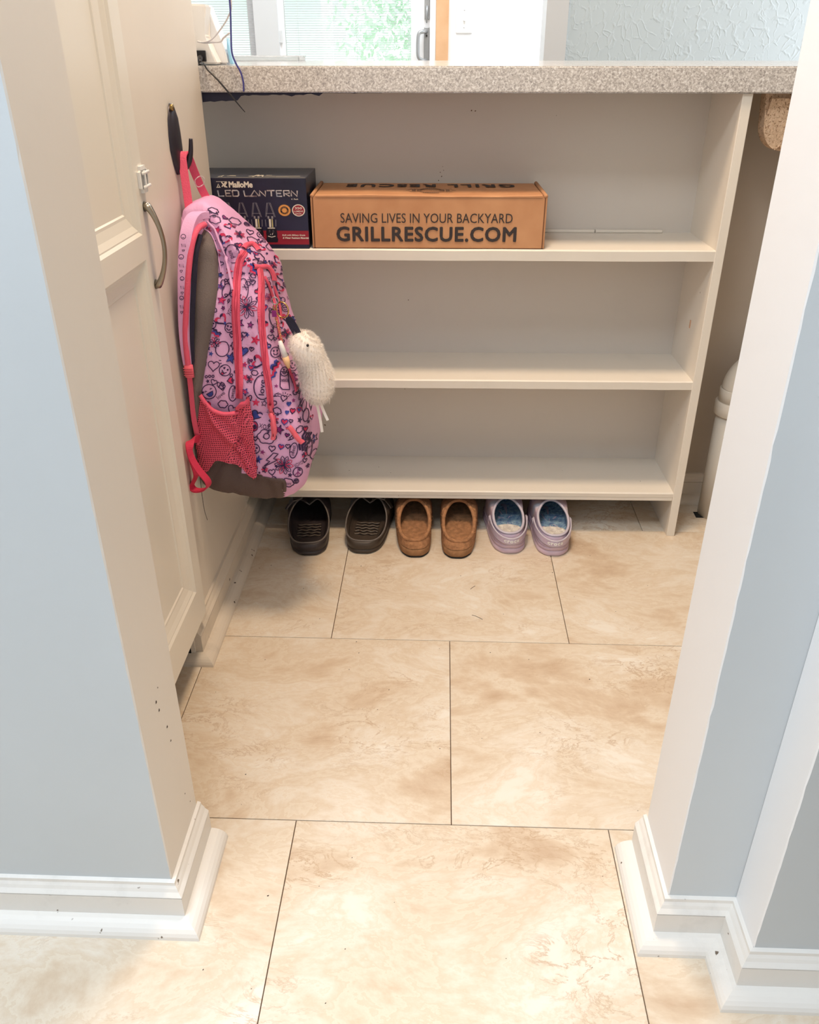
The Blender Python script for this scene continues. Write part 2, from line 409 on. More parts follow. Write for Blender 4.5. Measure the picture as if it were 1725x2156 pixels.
def text_mesh(txt, size, offset=0, align='CENTER', shear=0, spacing=1.0):
    """2-D glyph outlines as triangles: returns (verts, faces) in text units"""
    cu = bpy.data.curves.new('lettering', 'FONT'); cu.body = txt; cu.size = size; cu.align_x = align; cu.align_y = 'CENTER'
    cu.offset = offset; cu.shear = shear; cu.space_character = spacing; cu.resolution_u = 3; cu.fill_mode = 'FRONT'
    o = bpy.data.objects.new('lettering', cu); COL.objects.link(o)
    dg = bpy.context.evaluated_depsgraph_get(); ev = o.evaluated_get(dg); me = ev.to_mesh()
    V = [v.co.copy() for v in me.vertices]; F = [list(p.vertices) for p in me.polygons]
    ev.to_mesh_clear(); bpy.data.objects.remove(o); bpy.data.curves.remove(cu)
    return V, F

def fit_text(txt, w, h, bold=0, shear=0, spacing=1.0):
    V, F = text_mesh(txt, 1.0, bold, 'CENTER', shear, spacing)
    x0 = min(v.x for v in V); x1 = max(v.x for v in V); y0 = min(v.y for v in V); y1 = max(v.y for v in V)
    return [((v.x - (x0 + x1) / 2) * w / (x1 - x0), (v.y - (y0 + y1) / 2) * h / (y1 - y0)) for v in V], F

def strike(tf, d):
    """heavier lettering: the same glyphs printed several times, slightly shifted"""
    V, F = tf; return [([(x + a * d, y + b * d) for x, y in V], F) for a, b in ((0, 0), (1, 0), (-1, 0), (0, 1), (0, -1), (.7, .7), (-.7, -.7), (.7, -.7), (-.7, .7))]

def flat_print(items, place, m, name, parent, lift=None, **kw):
    """items: list of (verts2d, faces, material index); place maps 2-D to world"""
    vs = []; fs = []; mi = []
    for n_, (V, F, k) in enumerate(items):
        b = len(vs); up_ = (lift or (0, 0, 0)); vs += [tuple(c + u_ * n_ * .00002 for c, u_ in zip(place(*p), up_)) for p in V]
        fs += [[i + b for i in f] for f in F]; mi += [k] * len(F)
    return obj(name, vs, fs, m, parent, mats=mi, **kw)

def stroke2d(pts, w, closed=False):
    """2-D polyline as quads"""
    P = [Vector((p[0], p[1])) for p in pts]
    if closed: P = P + [P[0]]
    V = []; F = []
    for i, p in enumerate(P):
        if closed and i in (0, len(P) - 1): t = P[1] - P[-2]
        else: t = P[min(i + 1, len(P) - 1)] - P[max(i - 1, 0)]
        t = t.normalized() if t.length > 1e-9 else Vector((1, 0)); n = Vector((-t.y, t.x)) * w / 2
        V += [tuple(p + n), tuple(p - n)]
    for i in range(len(P) - 1): F.append([2 * i, 2 * i + 1, 2 * i + 3, 2 * i + 2])
    return V, F

def disc2d(cx, cy, r, n=28, r2=None, star=None):
    V = [(cx, cy)]; F = []
    for k in range(n):
        rr = r if (star is None or k % 2 == 0) else r * star
        a = 2 * pi * k / n; V.append((cx + rr * math.cos(a), cy + rr * math.sin(a)))
    for k in range(n): F.append([0, 1 + k, 1 + (k + 1) % n])
    return V, F

def rect2d(x0, x1, y0, y1): return [(x0, y0), (x1, y0), (x1, y1), (x0, y1)], [[0, 1, 2, 3]]

# ================================================================== SETTING
def struct(o, **k): return tag(o, kind='structure', **k)
JLX, JRX, JF, JB = -.3585, .2675, -.158, -.038
X2, Y3 = .3513, -.2244
BH = .0700

# floor: dark bed with separate tiles
floor = struct(box('floor', -2.2, 1.7, -1.7, 3.5, -.03, -.004, M['grout']))
TW, TD, G = .4572, .4345, .0013
tile_me = {}
def floor_tile(x0, x1, y0, y1):
    key = (round(x1 - x0, 4), round(y1 - y0, 4))
    if key not in tile_me:
        bm = bmesh.new(); w, d = (x1 - x0) / 2 - G / 2, (y1 - y0) / 2 - G / 2
        add_box(bm, -w, w, -d, d, -.004, 0)
        bmesh.ops.bevel(bm, geom=[e for e in bm.edges if all(v.co.z > -.001 for v in e.verts)], offset=.0005, segments=1, affect='EDGES')
        me = bpy.data.meshes.new('tile'); bm.to_mesh(me); bm.free(); me.materials.append(M['tile']); tile_me[key] = me
    o = bpy.data.objects.new('tile', tile_me[key]); COL.objects.link(o); o.parent = floor
    o.location = ((x0 + x1) / 2, (y0 + y1) / 2, 0)
for r in range(-3, 8):
    sh = TW / 2 if r % 2 else 0      # row -1 (front) and row 1 have joints at +-half a tile
    k = -4
    while k < 4:
        x0 = k * TW + sh; x1 = x0 + TW
        floor_tile(max(x0, -2.19), min(x1, 1.69), r * TD + .001, (r + 1) * TD + .001); k += 1

def walls(name, boxes, mats, rule=None):
    bm = bmesh.new()
    for b in boxes: add_box(bm, *b)
    if rule:
        bmesh.ops.recalc_face_normals(bm, faces=bm.faces)
        for f in bm.faces: f.material_index = rule(f)
    return struct(bm_obj(name, bm, mats, mats=True))

# stub walls of the doorway: blue-grey face, white return (slightly ragged paint line)
def ragged_stub(name, x_edge, x_far, y0, y1, facemat, retmat, sgn, z1=2.44):
    """front face towards -y with a wavering paint boundary on the return side"""
    vs = []; fs = []; mi = []; n = 160
    rnd = random.Random(hash(name) % 1000 if False else len(name))
    for i in range(n + 1):
        z = z1 * i / n
        wob = .0012 * noise.noise((z * 40, len(name), 0)) + .0008 * noise.noise((z * 130, 3, len(name)))
        vs += [(x_far, y0, z), (x_edge + sgn * (.0016 + wob), y0, z), (x_edge, y0 + .0012, z), (x_edge, y1, z), (x_far, y1, z)]
    for i in range(n):
        a, b = i * 5, (i + 1) * 5
        for k in range(5):
            k2 = (k + 1) % 5
            fs.append([a + k, a + k2, b + k2, b + k]); mi.append((0, 1, 1, 0, 0)[k])
    fs += [[0, 1, 2, 3, 4][::-1], [n * 5 + k for k in range(5)]]; mi += [0, 0]
    return struct(obj(name, vs, fs, [facemat, retmat], mats=mi))
ragged_stub('wall_front_left', JLX, -2.2, JF, JB, M['blue'], M['jambL'], -1)
ragged_stub('wall_front_right', JRX, X2 + .12, JF, JB, M['blue'], M['white'], 1)
ragged_stub('wall_hall_right', X2, 1.7, Y3, JF - .0005, M['blue_shaded'], M['farwhite'], 1)
struct(box('wall_header', JLX, JRX, JF, JB, 2.06, 2.44, M['blue']))
# nook side wall with the hook, behind it the open peninsula
WLX = -.4705
WE = .8320
struct(box('wall_left', -1.3, WLX, .36, WE, 0, 2.44, M['sidewall']))
walls('wall_back', [(-.62, .5255, 1.040, 1.11, .086, .924), (.5255, 1.3, 1.040, 1.11, 0, .924), (-.62, 1.3, 1.50, 1.54, 0, .924)], [M['tan'], M['dark']], lambda f: 1 if f.calc_center_median().y > 1.3 else 0)  # base left open, dark rear wall added to deepen the shade below
struct(box('trim_8', -.62, .5255, 1.11, 1.50, .086, .10, M['dark']))  # dark top of the cavity added to keep the space below black
struct(box('wall_right', 1.3, 1.4, JB, 1.6, 0, 2.44, M['tan']))
# far room
struct(box('ceiling', -2.2, 1.7, -1.8, 3.5, 2.44, 2.5, M['ceiling']))
struct(box('wall_hall_left', -2.3, -2.2, -1.8, JF, 0, 2.44, M['blue']))
struct(box('wall_hall_rear', -2.3, 1.8, -1.9, -1.7, 0, 2.44, M['farwhite']))
struct(box('wall_hall_side', 1.7, 1.8, -1.8, Y3 + .1, 0, 2.44, M['blue']))
struct(box('wall_far_left', -2.2, -2.1, 1.0, 3.5, 0, 2.44, M['farwhite']))
DY = 3.4
walls('wall_far', [(-2.2, -1.62, DY, DY + .12, 0, 2.44), (-1.62, -.8736, DY, DY + .12, 0, .60), (-1.62, -.8736, DY, DY + .12, 2.05, 2.44),
                   (-.8736, -.7629, DY, DY + .12, 0, 2.44), (-.7629, -.0684, DY, DY + .12, 2.08, 2.44), (-.0128, 1.7, DY, DY + .12, 0, 2.44)], [M['farwhite']])
struct(box('wall_far_pier', -.8700, -.7640, DY - .014, DY, 0, 2.2, M['fargrey']))
struct(box('wall_textured', .3785, 1.6, 2.4, 2.52, 0, 2.44, M['plaster']))
struct(box('trim_1', .306, .3785, 2.385, 2.525, 0, 2.44, M['fargrey']))
struct(box('trim_2', -.0684, -.0128, DY - .02, DY + .10, 0, 2.14, M['oak']))
struct(box('trim_3', -.095, -.0690, DY - .012, DY + .10, 0, 2.10, M['farwhite']))

# ---- door_1: glazed patio door with blinds, lock and pull
door = tag(bpy.data.objects.new('door_1', None), kind='structure'); COL.objects.link(door); door.location = (-.43, DY + .03, 0)
bm = bmesh.new(); dx0, dx1 = -.7629, -.0952
for b in ((dx0, dx0 + .022, 0, 2.08), (-.1778, dx1, 0, 2.08), (dx0, dx1, 0, .16), (dx0, dx1, 1.98, 2.08)):
    add_box(bm, b[0], b[1], DY + .01, DY + .055, b[2], b[3])
bm_obj('door_frame', bm, M['farwhite'], door)
box('glass_pane', dx0 + .022, -.1778, DY + .030, DY + .034, .16, 1.98, plain('window_glass', (1, 1, 1, 1), .02, Transmission_Weight=1.0, IOR=1.05), door)
def blinds(name, x0, x1, z0, z1, y, parent):
    bm = bmesh.new(); z = z0
    while z < z1:
        v = [bm.verts.new(c) for c in ((x0, y - .003, z + .0016), (x1, y - .003, z + .0016), (x1, y + .003, z), (x0, y + .003, z))]
        v2 = [bm.verts.new(p.co + Vector((0, 0, -.0006))) for p in v]
        bm.faces.new(v); bm.faces.new(v2[::-1])
        for k in range(4): bm.faces.new((v[k], v2[k], v2[(k + 1) % 4], v[(k + 1) % 4]))
        z += .0092
    o = bm_obj(name, bm, M['slat'], parent); o['kind'] = 'stuff'; return o
blinds('blind_slats', dx0 + .024, -.180, .17, 1.97, DY + .022, door)
for x in (-.68, -.42, -.25): tube('blind_cord', [(x, DY + .017, .17), (x, DY + .017, 1.97)], .0009, M['fargrey'], door, 6)
# pull handle and lock plate
hp = box('handle_plate', -.1205, -.0975, DY + .002, DY + .010, .93, 1.075, M['steel'], door, .002)
tube('pull_handle', catmull([(-.111, DY + .004, 1.058), (-.122, DY - .028, 1.058), (-.143, DY - .038, 1.048), (-.147, DY - .038, 1.00), (-.143, DY - .038, .958), (-.122, DY - .028, .946), (-.111, DY + .004, .945)], 6), .008, M['steel'], door, 10)
tag(box('keyhole', -.1125, -.1055, DY - .002, DY + .004, 1.038, 1.046, M['black'], door), 'small dark keyhole under the handle top')
box('lock_plate', -.1195, -.0970, DY + .002, DY + .010, 1.105, 1.20, M['steel'], door, .002)
tube('lock_lever', [(-.108, DY - .002, 1.155), (-.109, DY - .006, 1.13), (-.1095, DY - .006, 1.090)], [.006, .005, .0025], M['steel'], door, 8)
box('latch_block', -.7745, -.7512, DY - .006, DY + .006, 1.014, 1.064, M['fargrey'], door, .002)
# ---- window_1 to its left
win = tag(bpy.data.objects.new('window_1', None), kind='structure'); COL.objects.link(win); win.location = (-1.24, DY, .6)
bm = bmesh.new()
for b in ((-1.62, -1.58, .60, 2.05), (-.905, -.8736, .60, 2.05), (-1.62, -.8736, .60, .64), (-1.62, -.8736, 2.01, 2.05)):
    add_box(bm, b[0], b[1], DY + .03, DY + .09, b[2], b[3])
bm_obj('window_frame', bm, M['farwhite'], win)
box('window_pane', -1.58, -.905, DY + .058, DY + .062, .64, 2.01, bpy.data.materials['window_glass'], win)
blinds('blind_slats', -1.575, -.880, .62, 2.0, DY + .018, win)
box('window_sill', -1.66, -.86, DY - .05, DY + .03, .575, .60, M['farwhite'], win)

# light switch on the far wall
sw = thing('light_switch', (.0548, DY, 1.05), 'white toggle light switch on the far white wall beside the oak trim', 'light switch')
box('cover_plate', .0192, .0904, DY - .006, DY, 1.051, 1.166, M['plastic'], sw, .003)
box('toggle', .0505, .0592, DY - .016, DY - .005, 1.098, 1.118, M['farwhite'], sw, .001)
for z in (1.074, 1.140):
    tube('screw', [(.0548, DY - .0075, z), (.0548, DY - .0055, z)], .003, M['fargrey'], sw, 10)

# outside seen through the blinds
struct(box('lawn', -14, 14, 3.6, 26, -.2, -.15, M['grass']))
hs = thing('neighbour_house', (-4.2, 13, -.15), 'pale house with a gabled roof seen through the glass door blinds', 'house')
bm = bmesh.new(); add_box(bm, -7.5, -1.35, 12, 17, -.15, 3.1)
bm_obj('wall', bm, M['siding'], hs)
obj('roof', [(-7.9, 11.5, 3.0), (-.9, 11.5, 3.0), (-.9, 17.5, 3.0), (-7.9, 17.5, 3.0), (-7.9, 14.5, 4.9), (-.9, 14.5, 4.9)], [[0, 1, 5, 4], [2, 3, 4, 5], [1, 2, 5], [3, 0, 4], [3, 2, 1, 0]], M['roof'], hs)
box('porch_roof', -3.6, -1.2, 10.6, 12.0, 2.05, 2.2, M['roof'], hs)
for x in (-3.4, -1.5): box('porch_post', x, x + .12, 10.7, 10.82, -.15, 2.05, M['siding'], hs)
tr = thing('leafy_tree', (-.35, 9.5, -.15), 'pale green leafy tree outside, right half of the glass door', 'tree')
tube('trunk', [(-.35, 9.5, -.15), (-.33, 9.5, 1.2), (-.4, 9.5, 2.2)], [.12, .09, .05], M['fargrey'], tr, 8)
rnd = random.Random(3); V = []; F = []
for i in range(4200):
    a, b = rnd.random() * 2 * pi, rnd.gauss(0, 1)
    rr = 1.05 * rnd.random() ** .4; th = math.acos(2 * rnd.random() - 1)
    c = Vector((-.28 + rr * math.sin(th) * math.cos(a) * (1 if b > -.5 else .8), 9.5 + rr * .8 * math.sin(th) * math.sin(a), 1.55 + rr * 1.35 * math.cos(th)))
    u = Vector((rnd.gauss(0, 1), rnd.gauss(0, 1), rnd.gauss(0, 1))).normalized(); w = u.orthogonal().normalized(); k = .055
    n0 = len(V); V += [c - u * k, c + w * k * .45, c + u * k, c - w * k * .45]; F.append([n0, n0 + 1, n0 + 2, n0 + 3])
lv = obj('foliage', V, F, M['leaf'], tr); lv['kind'] = 'stuff'

# ---- baseboards and quarter rounds
BB = [(0, 0), (.0135, 0), (.0135, .0505), (.0122, .0512), (.0140, .0530), (.0128, .0545), (.0095, .0580), (.0075, .0620), (.0050, .0655), (.0045, .0700), (0, .0715)]
QR = [(.0135, 0)] + [(.0135 + .0225 * math.cos(a), .0180 * math.sin(a)) for a in [R(x) for x in (0, 15, 30, 45, 60, 75, 90)]]
def skirt(side, path, mat, k):
    o = struct(sweep_profile('baseboard_' + side, BB, path, mat))
    q = struct(sweep_profile('trim_%d' % k, QR, path, mat)); return o
skirt('front_left', [(-2.2, JF + .0), (JLX, JF), (JLX, JB + .006)], M['trim'], 4)
skirt('front_right', [(JRX, JB + .006), (JRX, JF), (X2, JF), (X2, Y3), (1.7, Y3)], M['trim'], 5)
struct(sweep_profile('baseboard_left', BB, [(WLX, .3625), (WLX, 1.03)], M['trimdirty']))
struct(sweep_profile('trim_6', QR, [(-.56, .3765), (WLX, .3765), (WLX, 1.03)], M['trimdirty']))
struct(sweep_profile('baseboard_back', BB, [(.53, 1.040), (1.3, 1.040)], M['trimdirty']))
struct(sweep_profile('trim_7', QR, [(.53, 1.040), (1.3, 1.040)], M['trimdirty']))

# ================================================================== PANTRY CABINET
DX = -.4500
cab = thing('pantry_cabinet', (-.75, .16, 0), 'tall cream painted pantry cabinet with panelled door, left of the doorway', 'cabinet')
bm = bmesh.new(); add_box(bm, -1.05, WLX - .0005, JB + .001, .359, .082, 2.3); add_box(bm, -1.05, -.56, JB + .001, .359, 0, .082)
bm_obj('body', bm, M['cabinet'], cab)
box('toe_kick', -.558, -.556, JB + .002, .3595, .001, .082, M['dark'], cab)  # dark face paints the shade at the back of the toe recess
box('end_shade_sheet', -.556, -.4785, .3585, .3597, .001, .0815, M['dark'], cab)  # dark sheet painting the black of the opening in the wall end
def panel_door(name, x, y0, y1, z0, z1, openings, parent):
    """slab with recessed panels on the +x face: openings (y0,y1,z0,z1)"""
    bm = bmesh.new(); T = .0200
    ys = sorted({y0, y1} | {o[0] for o in openings} | {o[1] for o in openings}); zs = sorted({z0, z1} | {o[2] for o in openings} | {o[3] for o in openings})
    def v(*c): return bm.verts.new(c)
    e = .007
    for i in range(len(ys) - 1):
        for j in range(len(zs) - 1):
            cy, cz = (ys[i] + ys[i + 1]) / 2, (zs[j] + zs[j + 1]) / 2
            if any(o[0] < cy < o[1] and o[2] < cz < o[3] for o in openings): continue
            a0, a1, b0, b1 = ys[i], ys[i + 1], zs[j], zs[j + 1]
            if a0 == y0: a0 += e
            if a1 == y1: a1 -= e
            if b0 == z0: b0 += e
            if b1 == z1: b1 -= e
            bm.faces.new((v(x, a0, b0), v(x, a1, b0), v(x, a1, b1), v(x, a0, b1)))
    o1 = [(x, y0 + e, z0 + e), (x, y1 - e, z0 + e), (x, y1 - e, z1 - e), (x, y0 + e, z1 - e)]
    o2 = [(x - e, y0, z0), (x - e, y1, z0), (x - e, y1, z1), (x - e, y0, z1)]
    o3 = [(x - T, p[1], p[2]) for p in o2]
    for A, B in ((o1, o2), (o2, o3)):
        for k in range(4): bm.faces.new([v(*A[k]), v(*B[k]), v(*B[(k + 1) % 4]), v(*A[(k + 1) % 4])])
    bm.faces.new([v(*p) for p in o3])
    bmesh.ops.remove_doubles(bm, verts=bm.verts, dist=1e-5)
    d = bm_obj(name, bm, M['cabinet'], parent)
    for (a0, a1, b0, b1) in openings:                # moulded panel, a sub-part
        bm = bmesh.new(); prev = None
        for ins, dx in ((0, 0), (.004, -.0035), (.006, -.0035), (.014, -.0075), (.026, -.0105), (.030, -.0105), (.032, -.0125)):
            loop = [bm.verts.new((x + dx, a, b)) for a, b in ((a0 + ins, b0 + ins), (a1 - ins, b0 + ins), (a1 - ins, b1 - ins), (a0 + ins, b1 - ins))]
            if prev:
                for k in range(4): bm.faces.new((prev[k], prev[(k + 1) % 4], loop[(k + 1) % 4], loop[k]))
            prev = loop
        bm.faces.new(prev)
        bm_obj('panel', bm, M['cabinet'], d)
    return d
dr = panel_door('cabinet_door', DX, .004, .397, .084, 2.25, [(.05, .353, .158, .732), (.05, .353, .766, 2.19)], cab)
# arched nickel pull on the door stile
hy = .3775; pts = []; rad = []
for i in range(25):
    t = i / 24; z = .802 - .113 * t; s = math.sin(pi * t)
    pts.append((DX + .003 + .0175 * s ** .75, hy, z)); rad.append(.0062 - .0012 * s + .0025 * (abs(t - .5) * 2) ** 6)
bm = bmesh.new(); add_tube(bm, pts, rad, 10, flat=.62, up=(0, 1, 0))
bm_obj('pull_handle', bm, M['nickel'], dr, True)
for z in (.800, .691):
    tube('handle_foot', [(DX, hy, z), (DX + .008, hy, z)], [.0072, .0045], M['nickel'], dr, 12)

# child-safety latch stuck across the door edge
lk = thing('safety_latch', (DX, .384, .818), 'small white and clear plastic child safety latch above the nickel handle', 'latch')
bm = bmesh.new(); add_box(bm, DX + .0002, DX + .006, .366, .400, .8180, .8530)
bmesh.ops.bevel(bm, geom=[e for e in bm.edges if abs(e.verts[0].co.y - e.verts[1].co.y) < 1e-6 and abs(e.verts[0].co.z - e.verts[1].co.z) < 1e-6], offset=.007, segments=5, affect='EDGES')
bm_obj('base', bm, M['plastic'], lk)
box('clear_window', DX + .006, DX + .0078, .3715, .3965, .8235, .8485, M['clear'], lk, .0007)
for z in (.826, .844): tube('roller', [(DX + .009, .372, z), (DX + .009, .400, z)], .0022, M['plastic'], lk, 8)
box('catch', DX + .006, DX + .0105, .3790, .3835, .8245, .8470, M['plastic'], lk, .0006)

# ================================================================== COUNTERTOP, BOOKCASE
ct = thing('countertop', (.3, 1.2, .9246), 'long grey beige speckled laminate countertop above the shelves', 'countertop')
bm = bmesh.new(); add_box(bm, -.62, 1.3, .8404, 1.56, .9246, .9675)
bmesh.ops.bevel(bm, geom=[e for e in bm.edges if e.verts[0].co.y < .85 and e.verts[1].co.y < .85 and abs(e.verts[0].co.z - e.verts[1].co.z) < 1e-6], offset=.0022, segments=3, affect='EDGES')
bm_obj('slab', bm, M['laminate'], ct)
rnd = random.Random(5); V = []; F = []; n = 46
for i in range(n + 1):
    x = -.4735 + i * .0072; d = .0065 + .004 * noise.noise((x * 60, 0, 0)) - .0045 * i / n
    if i < 10: d = .016 - .0003 * i + .002 * noise.noise((x * 90, 1, 0))
    if i > 30: d = max(.0008, d - .003)
    V += [(x, .8475, .9244), (x, .8475, .9246 - max(d, .0006)), (x, .8495, .9246 - max(d, .0006)), (x, .8495, .9244)]
for i in range(n):
    for k in range(4): F.append([4 * i + k, 4 * i + (k + 1) % 4, 4 * (i + 1) + (k + 1) % 4, 4 * (i + 1) + k])
F += [[3, 2, 1, 0], [4 * n, 4 * n + 1, 4 * n + 2, 4 * n + 3]]
tag(obj('dark_gap_strip', V, F, plain('dark_blue_strip', srgb(40, 42, 62), .8), ct), 'ragged dark strip along the gap under the counter edge')  # dark strip drawn for the dark gap below the counter

bk = thing('bookcase', (0, .94, 0), 'cream painted built-in bookcase with three shelves under the countertop', 'bookcase')
SF, SB, SX1, SX2 = .8495, 1.033, .5065, .5250
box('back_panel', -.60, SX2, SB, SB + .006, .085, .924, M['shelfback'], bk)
sp_ = box('side_panel', SX1, SX2, SF - .0015, SB + .0065, 0, .9242, M['shelf'], bk, .0012)
tag(box('knob_mark', SX1 - .0008, SX1 + .001, .928, .934, .470, .487, plain('wood_knot', srgb(205, 160, 128), .6), sp_, .0003), 'small oval wood knot showing through paint')
def shelf_board(zt, th, name='shelf', lip=0):
    """painted board, front edge slightly uneven"""
    V = []; F = []; n = 60
    for i in range(n + 1):
        x = -.60 + (SX1 + .60) * i / n
        w = .0007 * noise.noise((x * 9, zt * 7, 0)) ; w2 = .0007 * noise.noise((x * 14, zt * 3, 5))
        V += [(x, SB, zt - th), (x, SF + w2, zt - th + w), (x, SF - .0006 + w2 * .6, zt - .0025 + w), (x, SF + .002, zt + w * .5), (x, SB, zt)]
    for i in range(n):
        for k in range(5): F.append([5 * i + k, 5 * i + (k + 1) % 5, 5 * (i + 1) + (k + 1) % 5, 5 * (i + 1) + k])
    F += [[4, 3, 2, 1, 0], [5 * n + k for k in range(5)]]
    return obj(name, V, F, M['shelf'], bk)
S1, S2, S3 = .6487, .3785, .1120
shelf_board(S1, .0215); shelf_board(S2, .0190)
s3 = shelf_board(S3, .0110)
# thin loose liner that overlaps the bottom shelf, and its darker under-board
box('apron_board', -.60, SX1, SF + .001, SF + .019, S3 - .0205, S3 - .0112, M['shelf'], s3, .0008)
for a, b in ((-.60, .30), (.3, .445)):      # caulked strip at the back of the top shelf
    box('caulk_strip', a + .002, b, SB - .010, SB, S1 + .0002, S1 + .0065, M['shelf'], bk, .0015)

# corbel: rounded, pitted plaster piece under the counter at the right
bm = bmesh.new(); prof = []
x0, x1, zt, zb = .5590, .80, .9244, .826
for a in range(0, 91, 9):
    prof.append((x0 + .004 + .042 * (1 - math.cos(R(a))) + .0, zb + .048 * (1 - math.sin(R(a)))))
prof = [(x0, zt)] + prof[:] + [(x1, zb), (x1, zt)]
f0 = [bm.verts.new((x, .872, z)) for x, z in prof]; f1 = [bm.verts.new((x, .905, z)) for x, z in prof]
bm.faces.new(f0)
bm.faces.new(f1[::-1])
for k in range(len(prof)): bm.faces.new((f0[k], f0[(k + 1) % len(prof)], f1[(k + 1) % len(prof)], f1[k]))
bmesh.ops.bevel(bm, geom=[e for e in bm.edges if all(v.co.y < .88 for v in e.verts)], offset=.009, segments=4, affect='EDGES')
tag(bm_obj('bracket', bm, M['corbel']), 'rounded tan pitted plaster bracket under the right end of the countertop', 'bracket')

# vent pipe
pp = thing('drain_pipe', (.651, .962, 0), 'white plastic standpipe with a capped coupling, right of the bookcase', 'pipe')
PX, PY = .650, .962
tube('pipe', [(PX, PY, -.003), (PX, PY, .262)], .0400, M['pvc'], pp, 40)
tube('coupling', [(PX, PY, .262), (PX, PY, .264), (PX, PY, .292), (PX, PY, .294)], [.0445, .0465, .0465, .0445], M['pvc'], pp, 40)
tube('collar', [(PX, PY, .294), (PX, PY, .322), (PX, PY, .324)], [.0415, .0415, .0395], M['pvc'], pp, 40)
tube('elbow', catmull([(PX, PY, .322), (PX + .002, PY, .338), (PX + .012, PY, .356), (PX + .030, PY, .372), (PX + .055, PY, .380), (PX + .12, PY, .380)], 5), .0385, M['pvc'], pp, 40)
box('moulded_label', PX - .013, PX + .018, PY - .0480, PY - .0440, .268, .288, M['pvc'], pp, .001)
tag(box('floor_cutout', PX - .050, PX - .030, PY - .024, PY + .004, .0002, .0010, M['dark'], pp), 'dark gap cut in the floor around the pipe')

# ================================================================== COUNTER-TOP THINGS
# white hub with a black plug, cables
hb = thing('network_hub', (-.50, .97, .9675), 'white plastic electronic hub with black plug at the left end of the countertop', 'electronic device')
def prism(name, prof, y0, y1, m, parent, bev=.003, axis='y'):
    bm = bmesh.new()
    a = [bm.verts.new((x, y0, z)) for x, z in prof]; b = [bm.verts.new((x, y1, z)) for x, z in prof]
    bm.faces.new(a); bm.faces.new(b[::-1])
    for k in range(len(prof)): bm.faces.new((a[k], a[(k + 1) % len(prof)], b[(k + 1) % len(prof)], b[k]))
    if bev: bmesh.ops.bevel(bm, geom=bm.edges[:], offset=bev, segments=2, affect='EDGES')
    return bm_obj(name, bm, m, parent)
prism('front_shell', [(-.505, .9690), (-.450, .9690), (-.462, .995), (-.4715, 1.014), (-.466, 1.040), (-.461, 1.064), (-.505, 1.066)], .895, .935, M['plastic'], hb, .003)
prism('rear_shell', [(-.520, .9680), (-.440, .9680), (-.443, .990), (-.458, 1.030), (-.470, 1.066), (-.520, 1.066)], .936, .985, plain('translucent_white_plastic', srgb(226, 229, 234), .3), hb, .003)
box('plug_socket', -.4865, -.470, .890, .896, .9735, .9915, M['black'], hb, .0008)
tag(prism('tinted_side_cover', [(-.437, .9685), (-.431, .9685), (-.434, .985), (-.439, 1.012), (-.4405, .995)], .94, .96, plain('pale_blue_plastic', srgb(150, 205, 238), .3), hb, .0008), 'pale blue tinted side cover')
pc = thing('power_cord', (-.47, .87, .975), 'thin black power cord plugged into the white hub, hanging over the counter edge', 'cord')
tube('plug', [(-.4785, .894, .981), (-.4785, .882, .979), (-.4775, .874, .975), (-.476, .868, .971)], [.0055, .0050, .0042, .0030], M['black'], pc, 12)
tube('cable', catmull([(-.476, .868, .971), (-.469, .852, .9712), (-.461, .8375, .9705), (-.455, .834, .962), (-.436, .830, .944), (-.416, .829, .921), (-.402, .829, .904), (-.3925, .829, .893)], 8), [.0016] * 38 + [.0016 - .00005 * k for k in range(19)], M['black'], pc, 8)
def cable(name, pts, r, m, label):
    return tag(tube(name, catmull(pts, 7), r, m, None, 8), label, 'cable')
cable('hanging_cable', [(-.4030, .832, 1.30), (-.4035, .832, 1.14), (-.4032, .832, 1.068), (-.4040, .832, 1.043), (-.4060, .832, 1.018), (-.4074, .832, .989), (-.4025, .833, .972), (-.3955, .8335, .958), (-.3922, .8345, .942), (-.3932, .8360, .9262)], .0016, M['cordblue'], 'blue violet cable hanging in front of the counter edge')
cable('looped_white_cable', [(-.4010, .834, 1.30), (-.4010, .834, 1.12), (-.4015, .834, 1.062), (-.412, .850, 1.044), (-.432, .872, 1.026), (-.455, .884, 1.0085), (-.474, .888, 1.0045)], .0014, M['cordwhite'], 'white cable curving down to the left of the hub')
cable('flat_white_cable', [(-.482, .889, 1.0060), (-.468, .889, 1.0035), (-.452, .884, 1.0045), (-.436, .876, 1.0055), (-.428, .866, 1.011), (-.412, .846, 1.0185)], .0016, M['cordwhite'], 'white cable lying across the front of the hub')
ty = thing('clear_tray', (-.40, 1.46, .9675), 'shallow clear plastic tray at the back of the countertop beside the hub', 'tray')
bm = bmesh.new()
for b in ((-.56, -.375, 1.40, 1.403), (-.56, -.375, 1.497, 1.50), (-.56, -.557, 1.40, 1.50), (-.378, -.375, 1.40, 1.50)): add_box(bm, b[0], b[1], b[2], b[3], .9680, .9770)
add_box(bm, -.56, -.375, 1.40, 1.50, .9677, .9690)
bm_obj('wall', bm, M['clear'], ty)
tube('rim', [(-.5615, 1.3985, .9775), (-.3735, 1.3985, .9775), (-.3735, 1.5015, .9775), (-.5615, 1.5015, .9775)], .0014, M['clear'], ty, 6, closed=True)

